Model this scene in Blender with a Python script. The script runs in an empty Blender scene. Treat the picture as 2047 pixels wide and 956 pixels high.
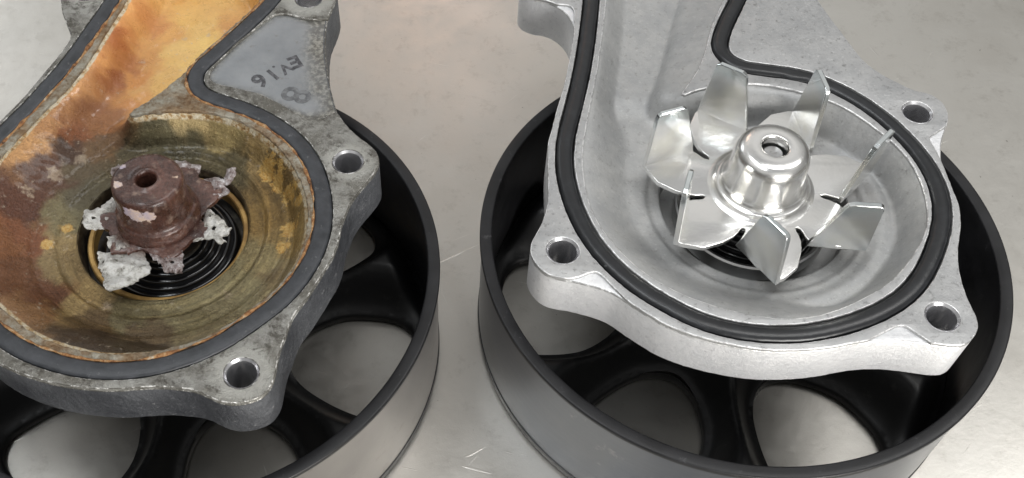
import bpy, bmesh, math, random
import numpy as np
from mathutils import Matrix, Vector, noise
from mathutils.geometry import delaunay_2d_cdt
S = 0.01                      # meshes are written in centimetres, linked in metres
scene = bpy.context.scene
col = scene.collection
rnd = random.Random(7)

# ---------------------------------------------------------------- camera
PITCH, ROLL, FPX = 0.9693, -0.0054, 2092.956
cam_d = bpy.data.cameras.new('camera'); cam = bpy.data.objects.new('camera', cam_d); col.objects.link(cam)
fw = Vector((0, math.cos(PITCH), -math.sin(PITCH))); rt = Vector((1, 0, 0)); up = rt.cross(fw)
r2 = math.cos(ROLL)*rt + math.sin(ROLL)*up; u2 = -math.sin(ROLL)*rt + math.cos(ROLL)*up
M = Matrix((r2, u2, -fw)).transposed().to_4x4(); M.translation = Vector((0, 0, 24.3384*S))
cam.matrix_world = M
cam_d.sensor_width = 36; cam_d.lens = FPX/2047*36
cam_d.shift_x = 139.83/2047; cam_d.shift_y = 118.66/2047
cam_d.clip_start = .01; cam_d.clip_end = 50
scene.camera = cam
scene.view_settings.view_transform = 'Standard'; scene.view_settings.look = 'None'
scene.view_settings.exposure = 0.0; scene.view_settings.gamma = 1

# ---------------------------------------------------------------- world: the soft grey light of a workshop
W = bpy.data.worlds.new('World'); scene.world = W; W.use_nodes = True
nt = W.node_tree; bg = nt.nodes['Background']
tc = nt.nodes.new('ShaderNodeTexCoord'); sx = nt.nodes.new('ShaderNodeSeparateXYZ')
nt.links.new(tc.outputs['Generated'], sx.inputs[0])
rp = nt.nodes.new('ShaderNodeValToRGB'); nt.links.new(sx.outputs['Z'], rp.inputs[0])
e = rp.color_ramp.elements; e[0].position = 0.0; e[0].color = (.16, .15, .14, 1); e[1].position = 1; e[1].color = (.50, .51, .52, 1)
q = e.new(.35); q.color = (.30, .30, .29, 1); q = e.new(.70); q.color = (.84, .83, .81, 1)
nz = nt.nodes.new('ShaderNodeTexNoise'); nz.inputs['Scale'].default_value = 1.6; nz.inputs['Detail'].default_value = 2
nt.links.new(tc.outputs['Generated'], nz.inputs['Vector'])
mr = nt.nodes.new('ShaderNodeMapRange'); mr.inputs[1].default_value = .35; mr.inputs[2].default_value = .65; mr.inputs[3].default_value = .62; mr.inputs[4].default_value = 1.35
nt.links.new(nz.outputs['Fac'], mr.inputs[0])
mx = nt.nodes.new('ShaderNodeMix'); mx.data_type = 'RGBA'; mx.blend_type = 'MULTIPLY'; mx.inputs[0].default_value = 1
nt.links.new(rp.outputs[0], mx.inputs[6]); nt.links.new(mr.outputs[0], mx.inputs[7])
nt.links.new(mx.outputs[2], bg.inputs['Color']); bg.inputs['Strength'].default_value = WORLD_STRENGTH = .80

# ---------------------------------------------------------------- lamps
def area(name, loc, target, sx_, sy_, power, color):
    L = bpy.data.lights.new(name, 'AREA'); L.shape = 'RECTANGLE'; L.size = sx_; L.size_y = sy_; L.energy = power; L.color = color
    o = bpy.data.objects.new(name, L); col.objects.link(o); o.location = loc
    o.rotation_euler = (Vector(target)-Vector(loc)).to_track_quat('-Z', 'Y').to_euler()
    return o
TGT = (0, .16, .04)
area('window_light', (.38, -.58, .25), TGT, .42, .26, 6.8, (1, .98, .95))
area('ceiling_light_far', (-.45, .10, 1.5), TGT, 1.2, .22, 7, (.95, .98, 1))
area('ceiling_light_near', (.55, .35, 1.4), TGT, .22, 1.2, 7, (1, .99, .97))
area('warm_light', (-.02, 1.05, .62), (-.004, .29, 0), .12, .09, .13, (1, .60, .42))  # added lamp, makes the warm reflected patch on the bench
area('left_fill_light', (-.70, 1.05, .62), (-.14, .27, 0), .40, .30, .80, (.94, .97, 1))  # added fill lamp, brightens the back left of the bench

# ---------------------------------------------------------------- material helpers
def lin(c):
    return tuple(((v/255)/12.92 if v/255 <= .04045 else ((v/255+.055)/1.055)**2.4) for v in c)
class N:
    def __init__(s, name):
        s.m = bpy.data.materials.new(name); s.m.use_nodes = True; s.t = s.m.node_tree
        s.b = s.t.nodes['Principled BSDF']
        tc = s.t.nodes.new('ShaderNodeTexCoord'); mp = s.t.nodes.new('ShaderNodeMapping')
        mp.inputs['Scale'].default_value = (100, 100, 100); s.t.links.new(tc.outputs['Object'], mp.inputs[0]); s.co = mp.outputs[0]
    def link(s, a, b): s.t.links.new(a, b)
    def set(s, **k):
        for n, v in k.items():
            n = n.replace('_', ' ')
            if hasattr(v, 'is_linked') or hasattr(v, 'links'): s.link(v, s.b.inputs[n])
            else: s.b.inputs[n].default_value = v if not isinstance(v, tuple) else (*v, 1)[:4]
    def noise(s, scale, detail=4, rough=.6, stretch=None, dist=0):
        n = s.t.nodes.new('ShaderNodeTexNoise'); n.inputs['Scale'].default_value = scale; n.inputs['Detail'].default_value = detail
        n.inputs['Roughness'].default_value = rough; n.inputs['Distortion'].default_value = dist
        v = s.co
        if stretch:
            mp = s.t.nodes.new('ShaderNodeMapping'); s.link(s.co, mp.inputs[0])
            mp.inputs['Scale'].default_value = stretch[:3]
            if len(stretch) > 3:
                vr = s.t.nodes.new('ShaderNodeVectorRotate'); vr.rotation_type = 'Z_AXIS'; vr.inputs['Angle'].default_value = stretch[3]; s.link(s.co, vr.inputs['Vector']); s.link(vr.outputs[0], mp.inputs[0])
            v = mp.outputs[0]
        s.link(v, n.inputs['Vector']); return n.outputs['Fac']
    def voro(s, scale, feature='F1', out='Distance'):
        n = s.t.nodes.new('ShaderNodeTexVoronoi'); n.inputs['Scale'].default_value = scale; n.feature = feature
        s.link(s.co, n.inputs['Vector']); return n.outputs[out]
    def rng(s, f, a, b, c=0., d=1.):
        n = s.t.nodes.new('ShaderNodeMapRange'); s.link(f, n.inputs[0])
        for i, v in enumerate((a, b, c, d)): n.inputs[i+1].default_value = v
        n.clamp = True; return n.outputs[0]
    def math(s, op, a, b=0.):
        n = s.t.nodes.new('ShaderNodeMath'); n.operation = op
        for i, v in enumerate((a, b)):
            if hasattr(v, 'links'): s.link(v, n.inputs[i])
            else: n.inputs[i].default_value = v
        return n.outputs[0]
    def mix(s, f, a, b, mode='MIX'):
        n = s.t.nodes.new('ShaderNodeMix'); n.data_type = 'RGBA'; n.blend_type = mode
        for i, v in ((0, f), (6, a), (7, b)):
            if hasattr(v, 'links'): s.link(v, n.inputs[i])
            elif i == 0: n.inputs[0].default_value = v
            else: n.inputs[i].default_value = (*v, 1)[:4]
        return n.outputs[2]
    def ramp(s, f, *st):
        n = s.t.nodes.new('ShaderNodeValToRGB'); s.link(f, n.inputs[0]); el = n.color_ramp.elements
        el[0].position, el[0].color = st[0][0], (*st[0][1], 1); el[1].position, el[1].color = st[-1][0], (*st[-1][1], 1)
        for p, c in st[1:-1]: q = el.new(p); q.color = (*c, 1)
        return n.outputs[0]
    def attr(s, name, out='Color'):
        n = s.t.nodes.new('ShaderNodeAttribute'); n.attribute_name = name; return n.outputs[out]
    def bump(s, h, strength=.5, dist=.0002):
        n = s.t.nodes.new('ShaderNodeBump'); n.inputs['Strength'].default_value = strength; n.inputs['Distance'].default_value = dist
        if s.b.inputs['Normal'].is_linked: s.link(s.b.inputs['Normal'].links[0].from_socket, n.inputs['Normal'])
        s.link(h, n.inputs['Height']); s.link(n.outputs[0], s.b.inputs['Normal'])
    def sep(s, out):
        n = s.t.nodes.new('ShaderNodeSeparateXYZ'); s.link(s.co, n.inputs[0]); return n.outputs[out]

# bench: worn stainless sheet
m = N('worn_steel_sheet')
big = m.noise(.09, 4, .5); mid_ = m.noise(.5, 5, .62); fine = m.noise(7, 4, .6)
c = m.ramp(big, (.3, (.46, .442, .405)), (.5, (.545, .525, .485)), (.7, (.62, .605, .57)))
c = m.mix(m.rng(mid_, .38, .70, 0, .7), c, (.56, .545, .51)); 
c = m.mix(m.rng(m.noise(1.3, 8, .8), .54, .70, 0, .40), c, (.30, .28, .25))
scr = None
for k, (rot, sc) in enumerate(((.25, 1.), (1.2, .8), (-.5, .9), (2.3, 1.1))):
    a = m.noise(sc, 2, .5, (.35, 7.5, 1, rot)); b = m.noise(.8, 2, .5, (1, 1, 1, rot+k))
    a = m.math('MULTIPLY', m.rng(a, .715, .75), m.rng(b, .48, .60)); scr = a if scr is None else m.math('MAXIMUM', scr, a)
c = m.mix(m.math('MULTIPLY', scr, .5), c, (.80, .78, .74)); c = m.mix(m.rng(m.noise(.55, 9, .82, dist=.5), .56, .72, 0, .45), c, (.34, .32, .285))
spk = m.rng(m.noise(5.5, 2, .5), .74, .78); c = m.mix(m.math('MULTIPLY', spk, .6), c, (.16, .15, .13))
m.set(Base_Color=c, Metallic=.88, Roughness=m.rng(m.math('ADD', m.math('MULTIPLY', mid_, .5), m.math('MULTIPLY', m.noise(2.2, 6, .7), .5)), .3, .7, .26, .42))
m.bump(mid_, .12, .0003); m.bump(fine, .12, .00008); m.bump(m.math('ADD', scr, m.noise(3, 7, .75)), .30, .00016)
BENCH = m.m

def cast(name, c0, c1, dark, rough, metal, b=.35, speck=.5):
    m = N(name); a = m.noise(.9, 5, .6); f = m.noise(14, 5, .7); s1 = m.rng(m.noise(6.5, 5, .8), .56, .66); s2 = m.rng(m.noise(11, 3, .6), .60, .68); a = m.math('ADD', m.math('MULTIPLY', a, .55), m.math('MULTIPLY', m.noise(3.5, 5, .75), .45))
    c = m.mix(m.rng(a, .35, .68), c0, c1); c = m.mix(m.math('MULTIPLY', s1, speck), c, dark); c = m.mix(m.math('MULTIPLY', s2, speck*.5), c, tuple(min(1, v*1.35) for v in c1))
    m.set(Base_Color=c, Metallic=metal, Roughness=m.rng(f, .3, .7, rough-.07, rough+.10))
    m.bump(f, b, .00012); m.bump(m.noise(5, 4, .65), b*.6, .00025); return m.m
CAST = cast('new_cast_aluminium', (.36, .365, .37), (.50, .50, .497), (.13, .128, .122), .50, .55, .6, .6)
CASTB = cast('new_cast_cavity', (.36, .365, .37), (.50, .50, .49), (.22, .215, .20), .54, .55, .6, .5)
CAST_LIT = cast('new_cast_lit_side', (.70, .71, .73), (.84, .84, .85), (.50, .50, .52), .45, .5, .9, .45)  # lighter copy for the sides: strong front light put into the base colour

m = N('rubbed_bright_edge'); n_ = m.noise(4, 5, .75); m.set(Base_Color=m.mix(m.rng(n_, .42, .56), (.45, .45, .45), (.82, .82, .82)), Metallic=.7, Roughness=.36); m.bump(m.noise(9, 4, .7), .5, .0003); EDGE = m.m
m = N('worn_dirty_edge'); n_ = m.noise(4.5, 6, .8); m.set(Base_Color=m.mix(m.rng(n_, .50, .60), (.13, .125, .11), (.72, .71, .68)), Metallic=.5, Roughness=.35); m.bump(m.noise(7, 4, .7), .7, .0005); EDGEOLD = m.m
m = N('machined_bore'); a = m.noise(3, 3)
m.set(Base_Color=(.72, .72, .74), Metallic=.9, Roughness=.25); m.bump(m.noise(12, 3), .2, .0001); BORE = m.m
m = N('black_painted_steel'); a = m.noise(.8, 5, .6); f = m.noise(9, 4, .6)
c = m.mix(m.rng(a, .4, .7), (.012, .012, .013), (.020, .020, .022)); sp = m.rng(m.noise(2.4, 8, .8), .60, .68); c = m.mix(m.math('MULTIPLY', sp, .35), c, (.13, .13, .135))
m.set(Base_Color=c, Roughness=m.rng(a, .35, .7, .34, .48), Specular_IOR_Level=.35); m.bump(f, .15, .0001); m.bump(m.noise(1.2, 2), .15, .0004); PAINT = m.m
m = N('worn_belt_band'); a = m.noise(.35, 3, .5); b_ = m.noise(1.8, 5, .7); c = m.mix(m.rng(a, .35, .65), (.125, .135, .155), (.18, .185, .195)); c = m.mix(m.rng(b_, .62, .70, 0, .5), c, (.32, .31, .30))
m.set(Base_Color=c, Metallic=.75, Roughness=m.rng(a, .3, .7, .26, .38)); m.bump(m.noise(1.0, 2, .5, (1, 1, 6)), .1, .0003); m.bump(m.noise(9, 4), .15, .00008); BELT = m.m
m = N('polished_belt_band'); a = m.noise(.35, 3, .5); b_ = m.noise(1.8, 5, .7); c = m.mix(m.rng(a, .35, .65), (.27, .255, .245), (.38, .36, .34)); c = m.mix(m.rng(b_, .60, .70, 0, .6), c, (.25, .22, .20))
m.set(Base_Color=c, Metallic=.8, Roughness=m.rng(a, .3, .7, .28, .40)); m.bump(m.noise(9, 4), .2, .0001); m.bump(m.noise(1.5, 6, .8), .2, .0002); BELTOLD = m.m
m = N('black_inner_steel'); m.set(Base_Color=m.mix(m.rng(m.noise(2, 7, .8), .58, .68, 0, .35), (.004, .004, .0045), (.05, .048, .045)), Roughness=.48); m.bump(m.noise(3, 4), .3, .0002); INNER = m.m
m = N('black_rubber'); c = m.mix(m.rng(m.noise(3, 5, .7), .5, .7), (.007, .008, .010), (.016, .018, .021))
sp = m.rng(m.noise(6, 3, .6), .70, .74); c = m.mix(m.math('MULTIPLY', sp, .3), c, (.2, .2, .2))
m.set(Base_Color=c, Roughness=.34, Specular_IOR_Level=.6); m.bump(m.noise(5, 4), .2, .0002); RUBBER = m.m
m = N('aged_rubber'); a = m.noise(2.2, 6, .7); c = m.mix(m.rng(a, .35, .65), (.020, .0225, .026), (.045, .048, .055))
sp = m.rng(m.noise(7, 4, .7), .62, .72); c = m.mix(m.math('MULTIPLY', sp, .4), c, (.22, .22, .22))
m.set(Base_Color=c, Roughness=m.rng(a, .3, .7, .36, .55)); m.bump(m.noise(6, 5, .7), .35, .0003); RUBBER_OLD = m.m
m = N('dark_groove_floor'); m.set(Base_Color=(.05, .05, .05), Roughness=.7); GROOVE = m.m  # one even dark grey for the groove floor
m = N('zinc_plated_steel'); a = m.noise(1.1, 3, .5); s_ = m.noise(2.5, 3, .5, (1, 12, 1, .6))
c = m.ramp(a, (.32, (.74, .79, .80)), (.5, (.86, .86, .85)), (.68, (.84, .83, .77)))  # teal and yellow tints of reflections painted into the base colour
m.set(Base_Color=c, Metallic=1., Roughness=m.rng(a, .3, .7, .14, .24)); m.bump(s_, .08, .00015); m.bump(m.noise(1.2, 2), .25, .0006); m.bump(m.noise(16, 3), .1, .00006); ZINC = m.m
m = N('drawn_zinc_hub'); a = m.noise(1.4, 3, .5); m.set(Base_Color=m.mix(a, (.84, .84, .84), (.90, .89, .86)), Metallic=1., Roughness=.23); m.bump(m.noise(1.6, 3), .2, .0004); m.bump(m.noise(14, 3), .2, .00008); ZINCHUB = m.m
m = N('seal_rubber'); m.set(Base_Color=(.008, .008, .009), Roughness=.16, Specular_IOR_Level=.7); m.bump(m.noise(4, 3), .2, .0003); SEAL = m.m
m = N('seal_steel'); m.set(Base_Color=(.5, .5, .5), Metallic=1., Roughness=.3); m.bump(m.noise(4, 3), .2, .0002); STEEL = m.m
m = N('tarnished_brass'); c = m.mix(m.rng(m.noise(2, 5, .7), .4, .65), (.50, .32, .11), (.26, .15, .05)); m.set(Base_Color=c, Metallic=.5, Roughness=.42); m.bump(m.noise(8, 4), .3, .0002); BRASS = m.m

# old casting: machined face, grimy
m = N('stained_cast_face'); a = m.noise(1.0, 6, .7, dist=.4); b_ = m.noise(1.9, 9, .78, dist=.3); f = m.noise(11, 6, .75)
c = m.mix(m.rng(a, .38, .62), (.17, .162, .14), (.40, .395, .37)); c = m.mix(m.rng(b_, .49, .62, 0, .85), c, (.055, .047, .036))
for (hx, hy, hr) in ((4.08, 2.07, .75), (3.12, -3.9, .85), (1.85, 7.59, .9), (-4.09, 6.95, .8)):
    dn = m.t.nodes.new('ShaderNodeVectorMath'); dn.operation = 'DISTANCE'; m.link(m.co, dn.inputs[0]); dn.inputs[1].default_value = (hx, hy, 5.87)
    k_ = m.math('SUBTRACT', m.rng(dn.outputs['Value'], hr, hr*.45), m.math('MULTIPLY', m.math('ABSOLUTE', m.math('SUBTRACT', b_, .5)), 3.5)); c = m.mix(m.rng(k_, .1, .6, 0, .85), c, (.50, .495, .46)); c = m.mix(m.rng(f, .54, .70, 0, .30), c, (.42, .41, .37))
m.set(Base_Color=c, Metallic=.5, Roughness=m.rng(b_, .3, .7, .30, .6)); m.bump(b_, .9, .0010); m.bump(f, .8, .0005); OLDFACE = m.m
m = N('oxidised_cast_side'); a = m.noise(.8, 5, .6); f = m.noise(5, 6, .7)
c = m.mix(m.rng(a, .35, .68), (.058, .061, .069), (.12, .125, .135)); c = m.mix(m.rng(f, .62, .70, 0, .6), c, (.34, .34, .34)); c = m.mix(m.rng(m.noise(2.6, 5, .7), .6, .7, 0, .6), c, (.03, .03, .033))
m.set(Base_Color=c, Metallic=.35, Roughness=m.rng(f, .3, .7, .34, .55)); m.bump(f, .8, .0008); m.bump(m.noise(1.4, 3), .4, .001); OLDSIDE = m.m
m = N('smooth_cast_panel'); a = m.noise(.8, 4, .6); f = m.noise(9, 5, .7)
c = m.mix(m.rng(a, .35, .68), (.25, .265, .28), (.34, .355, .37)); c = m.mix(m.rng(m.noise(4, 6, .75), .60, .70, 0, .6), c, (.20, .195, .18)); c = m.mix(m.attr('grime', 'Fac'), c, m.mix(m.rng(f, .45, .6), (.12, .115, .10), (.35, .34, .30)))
m.set(Base_Color=c, Metallic=.55, Roughness=m.rng(f, .3, .7, .32, .46)); m.bump(f, .3, .0002); PANEL = m.m
m = N('stamp_ink'); c = m.mix(m.rng(m.noise(9, 4, .7), .45, .6), (.05, .05, .055), (.13, .13, .14)); m.set(Base_Color=c, Roughness=.6); INK = m.m
m = N('smudged_ink'); c = m.mix(m.rng(m.noise(6, 4, .7), .4, .6), (.08, .083, .088), (.17, .175, .18)); m.set(Base_Color=c, Roughness=.6); SMUDGE = m.m
# old cavity: deposits; the stain map on the mesh also holds baked-in shade
m = N('deposit_stained_cavity'); st = m.attr('stain_shade'); b1 = m.noise(2.2, 7, .72, dist=.5); b2 = m.noise(6, 6, .75); f = m.noise(16, 5, .7)
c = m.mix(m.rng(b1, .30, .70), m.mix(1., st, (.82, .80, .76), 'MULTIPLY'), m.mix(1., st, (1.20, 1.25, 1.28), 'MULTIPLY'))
c = m.mix(m.rng(f, .35, .7), m.mix(1., c, (.72, .70, .68), 'MULTIPLY'), m.mix(1., c, (1.2, 1.2, 1.2), 'MULTIPLY'))
ln = m.t.nodes.new('ShaderNodeVectorMath'); ln.operation = 'LENGTH'; fx = m.t.nodes.new('ShaderNodeVectorMath'); fx.operation = 'MULTIPLY'; fx.inputs[1].default_value = (1, 1, 0); m.link(m.co, fx.inputs[0]); m.link(fx.outputs[0], ln.inputs[0])
cb = m.t.nodes.new('ShaderNodeCombineXYZ'); m.link(m.math('MULTIPLY', ln.outputs['Value'], 7.), cb.inputs[0]); m.link(m.math('MULTIPLY', m.sep('X'), .45), cb.inputs[1]); m.link(m.math('MULTIPLY', m.sep('Y'), .45), cb.inputs[2])
rn = m.t.nodes.new('ShaderNodeTexNoise'); rn.inputs['Scale'].default_value = 1.; rn.inputs['Detail'].default_value = 6; rn.inputs['Roughness'].default_value = .7; m.link(cb.outputs[0], rn.inputs['Vector']); ring = rn.outputs['Fac']
bowl = m.attr('bowl', 'Fac')
c = m.mix(m.math('MULTIPLY', bowl, m.rng(ring, .50, .64, 0, .55)), c, m.mix(1., c, (1.9, 1.85, 1.75), 'MULTIPLY')); c = m.mix(m.math('MULTIPLY', bowl, m.rng(ring, .48, .36, 0, .6)), c, m.mix(1., c, (.5, .47, .42), 'MULTIPLY'))
gk = m.math('ADD', m.attr('gold', 'Fac'), m.math('MULTIPLY', m.math('SUBTRACT', m.noise(3.2, 6, .75), .5), 2.6)); c = m.mix(m.rng(gk, .55, .75, 0, .9), c, m.mix(m.rng(f, .4, .6), (.50, .27, .055), (.62, .44, .17)))
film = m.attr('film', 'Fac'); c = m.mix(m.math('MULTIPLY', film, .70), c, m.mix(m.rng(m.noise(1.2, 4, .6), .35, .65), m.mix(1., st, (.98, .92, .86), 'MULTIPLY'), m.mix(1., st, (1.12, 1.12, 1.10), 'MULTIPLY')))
fl = m.math('MULTIPLY', m.rng(b2, .60, .66), m.rng(m.noise(.7, 3), .45, .6)); c = m.mix(m.math('MULTIPLY', fl, .75), c, (.52, .44, .34))
edge = m.attr('crust', 'Fac'); ce = m.ramp(b2, (.34, (.14, .07, .03)), (.44, (.38, .24, .10)), (.52, (.52, .44, .30)), (.62, (.60, .54, .42)))
c = m.mix(m.rng(m.math('ADD', edge, m.math('MULTIPLY', m.math('SUBTRACT', b1, .5), .9)), .40, .60), c, ce)
pale = m.attr('pale', 'Fac'); c = m.mix(m.rng(m.math('ADD', pale, m.math('MULTIPLY', m.math('SUBTRACT', b2, .5), 1.6)), .45, .70), c, m.mix(.5, (.50, .40, .29), c))
dk = m.math('MULTIPLY', m.rng(m.noise(9, 5, .8), .56, .64), m.math('SUBTRACT', .55, m.math('MULTIPLY', film, .40))); c = m.mix(dk, c, m.mix(1., c, (.35, .28, .22), 'MULTIPLY'))
m.set(Base_Color=c, Metallic=m.math('ADD', .15, m.math('MULTIPLY', bowl, .45)), Roughness=m.rng(b1, .3, .7, .20, .42), Coat_Weight=m.math('ADD', .2, m.math('MULTIPLY', film, .5)), Coat_Roughness=.12); m.bump(m.math('MULTIPLY', b2, m.math('SUBTRACT', 1., m.math('MULTIPLY', film, .75))), .6, .0008); m.bump(m.math('MULTIPLY', f, m.math('SUBTRACT', 1., m.math('MULTIPLY', film, .6))), .6, .0004); m.bump(m.math('MULTIPLY', ring, bowl), .6, .0005); DEPOSIT = m.m
m = N('crusted_land'); b2 = m.noise(4.5, 7, .75, dist=.4); f = m.noise(14, 5, .7)
c = m.ramp(b2, (.30, (.10, .065, .04)), (.42, (.22, .17, .11)), (.52, (.31, .285, .23)), (.66, (.44, .42, .35))); c = m.mix(m.rng(m.noise(1.1, 4), .45, .6), c, m.mix(1., c, (.75, .55, .38), 'MULTIPLY'))
m.set(Base_Color=c, Metallic=.15, Roughness=.5); m.bump(b2, .9, .0010); m.bump(f, .6, .0003); CRUST = m.m
m = N('orange_rust_residue'); b2 = m.noise(5, 6, .75); c = m.ramp(b2, (.34, (.06, .03, .015)), (.46, (.28, .12, .04)), (.56, (.42, .24, .10)), (.68, (.55, .50, .40)))
m.set(Base_Color=c, Roughness=.6); m.bump(b2, .9, .0010); RUST = m.m
m = N('scaled_brown_hub'); b1 = m.noise(1.3, 5, .65, dist=.4); b2 = m.noise(4, 6, .7); f = m.noise(13, 5, .7)
c = m.mix(m.rng(b1, .38, .62), (.036, .013, .009), (.115, .052, .038)); c = m.mix(m.rng(b2, .56, .66, 0, .7), c, (.30, .21, .165)); c = m.mix(m.rng(f, .46, .62, 0, .55), c, (.028, .013, .010))
c = m.mix(m.rng(m.math('ADD', m.attr('pale', 'Fac'), m.math('MULTIPLY', m.math('SUBTRACT', b2, .5), 1.2)), .5, .58), c, m.mix(m.rng(b1, .42, .55), (.44, .38, .46), (.62, .47, .36)))
m.set(Base_Color=c, Metallic=.1, Roughness=m.rng(b2, .3, .7, .16, .38), Coat_Weight=.4, Coat_Roughness=.15); m.bump(b2, .5, .0007); m.bump(f, .4, .0003); HUBOLD = m.m
m = N('eaten_pale_metal'); b2 = m.noise(4.5, 6, .75); ln = m.t.nodes.new('ShaderNodeVectorMath'); ln.operation = 'DISTANCE'; ln.inputs[1].default_value = (0, .05, 5.5); m.link(m.co, ln.inputs[0]); near = m.rng(m.math('SUBTRACT', ln.outputs['Value'], m.math('MULTIPLY', b2, .5)), .98, .74); c = m.ramp(b2, (.32, (.12, .10, .08)), (.39, (.45, .44, .40)), (.50, (.82, .81, .77)), (.62, (.95, .95, .93)))
c = m.mix(near, c, (.16, .10, .08)); m.set(Base_Color=c, Metallic=.35, Roughness=.26); m.bump(b2, 1., .0020); m.bump(m.noise(12, 4), .6, .0005); 
CHIP = m.m
m = N('eaten_brown_metal'); b2 = m.noise(5, 6, .75); c = m.ramp(b2, (.36, (.06, .04, .035)), (.46, (.28, .22, .21)), (.56, (.48, .44, .44)), (.64, (.84, .83, .85)))
m.set(Base_Color=c, Metallic=.3, Roughness=.3); m.bump(b2, 1., .0014); CHIPB = m.m

# ---------------------------------------------------------------- mesh helpers (cm in, metres out)
def link(name, me, mat_, parent=None, kind=None, ang=.6, edge=None):
    me.materials.clear(); me.materials.append(mat_)
    if edge:
        me.materials.append(edge)
        for p in me.polygons:
            if .12 < p.normal.z < .97: p.material_index = 1
    for p in me.polygons: p.use_smooth = True
    me.set_sharp_from_angle(angle=ang)
    o = bpy.data.objects.new(name, me); col.objects.link(o)
    if parent: o.parent = parent
    if kind: o['kind'] = kind
    return o
def mesh(name, v, f):
    me = bpy.data.meshes.new(name); me.from_pydata([tuple(float(x)*S for x in p) for p in v], [], [tuple(int(i) for i in t) for t in f]); me.update(); return me
def circle(x, y, r, n=40): return [(x+r*math.cos(2*math.pi*i/n), y+r*math.sin(2*math.pi*i/n)) for i in range(n)]
def area2(P): return .5*sum(P[i-1][0]*P[i][1]-P[i][0]*P[i-1][1] for i in range(len(P)))
def plate_mesh(loops, zt, zb, bev=.02, res=2):
    cu = bpy.data.curves.new('outline', 'CURVE'); cu.dimensions = '2D'; cu.fill_mode = 'BOTH'
    for k, P in enumerate(loops):
        if (area2(P) > 0) != (k == 0): P = P[::-1]
        sp = cu.splines.new('POLY'); sp.points.add(len(P)-1)
        sp.points.foreach_set('co', [c for x, y in P for c in (x*S, y*S, 0, 1)]); sp.use_cyclic_u = True
    h = (zt-zb)/2; cu.extrude = (h-bev)*S; cu.bevel_depth = bev*S; cu.bevel_resolution = res; cu.offset = -bev*S
    tmp = bpy.data.objects.new('tmp', cu); col.objects.link(tmp)
    dg = bpy.context.evaluated_depsgraph_get(); me = bpy.data.meshes.new_from_object(tmp.evaluated_get(dg))
    bpy.data.objects.remove(tmp); bpy.data.curves.remove(cu)
    me.transform(Matrix.Translation((0, 0, (zt+zb)/2*S)))
    bm = bmesh.new(); bm.from_mesh(me); bmesh.ops.remove_doubles(bm, verts=bm.verts, dist=2e-7)
    bmesh.ops.recalc_face_normals(bm, faces=bm.faces); bm.to_mesh(me); bm.free()
    return me
def seg_dist(P, C):
    A = np.array(C); B = np.roll(A, -1, 0); out = np.full(len(P), 1e9)
    D = B-A; L = (D**2).sum(1)+1e-12
    for s in range(0, len(P), 4000):
        p = P[s:s+4000, None]; t = np.clip(((p-A)*D).sum(2)/L, 0, 1)
        out[s:s+4000] = np.sqrt((((A+t[..., None]*D)-p)**2).sum(2)).min(1)
    return out
def inside(P, Q):
    c = np.zeros(len(P), bool); Q = np.array(Q)
    for (x1, y1), (x2, y2) in zip(Q, np.roll(Q, -1, 0)):
        if y1 == y2: continue
        c ^= ((y1 > P[:, 1]) != (y2 > P[:, 1])) & (P[:, 0] < (x2-x1)*(P[:, 1]-y1)/(y2-y1)+x1)
    return c
def field(loops, step, near=None):
    """triangulated sheet inside loops[0], minus the other loops"""
    A = np.array(loops[0]); x0, y0 = A.min(0); x1, y1 = A.max(0)
    gx, gy = np.meshgrid(np.arange(x0, x1, step), np.arange(y0, y1, step*.87)); gx = gx.copy(); gx[1::2] += step/2
    P = np.stack([gx.ravel(), gy.ravel()], 1); r = np.random.RandomState(1); P = P+(r.rand(*P.shape)-.5)*step*.25
    ok = inside(P, loops[0]) & (seg_dist(P, loops[0]) > step*.45)
    for h in loops[1:]: ok &= ~inside(P, h) & (seg_dist(P, h) > step*.45)
    P = P[ok]; V = []; E = []
    for Lp in loops:
        b = len(V); V += [tuple(q) for q in Lp]; E += [(b+i, b+(i+1) % len(Lp)) for i in range(len(Lp))]
    V = [Vector(v) for v in V]+[Vector((float(a), float(b))) for a, b in P]
    vo, _, fo, *_r = delaunay_2d_cdt(V, E, [], 0, 1e-6)
    vo = np.array([tuple(v) for v in vo]); F = np.array([f for f in fo if len(f) == 3]); cen = vo[F].mean(1)
    ok = inside(cen, loops[0])
    for h in loops[1:]: ok &= ~inside(cen, h)
    return vo, F[ok]
def sstep(a, b, x): t = np.clip((x-a)/(b-a), 0, 1); return t*t*(3-2*t)
def fbm(P, s, seed=0.): return np.array([noise.fractal(Vector((float(x)*s+seed, float(y)*s, seed)), 1., 2., 4) for x, y in P])
def lathe_mesh(prof, n=96, cx=0, cy=0, wob=None):
    v = []; f = []
    for i in range(n):
        a = 2*math.pi*i/n
        for k, (r, z) in enumerate(prof):
            rr, zz = (r, z) if wob is None else wob(r, z, a)
            v.append((cx+rr*math.cos(a), cy+rr*math.sin(a), zz))
    m_ = len(prof)
    for i in range(n):
        j = (i+1) % n
        for k in range(m_-1): f.append((i*m_+k, j*m_+k, j*m_+k+1, i*m_+k+1))
    return mesh('lathe', v, f)
def flip_out(me):
    bm = bmesh.new(); bm.from_mesh(me); bmesh.ops.remove_doubles(bm, verts=bm.verts, dist=2e-7); bmesh.ops.recalc_face_normals(bm, faces=bm.faces); bm.to_mesh(me); bm.free(); return me
def join(mes):
    bm = bmesh.new()
    for me in mes: bm.from_mesh(me)
    out = bpy.data.meshes.new('joined'); bm.to_mesh(out); bm.free(); return out
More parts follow.
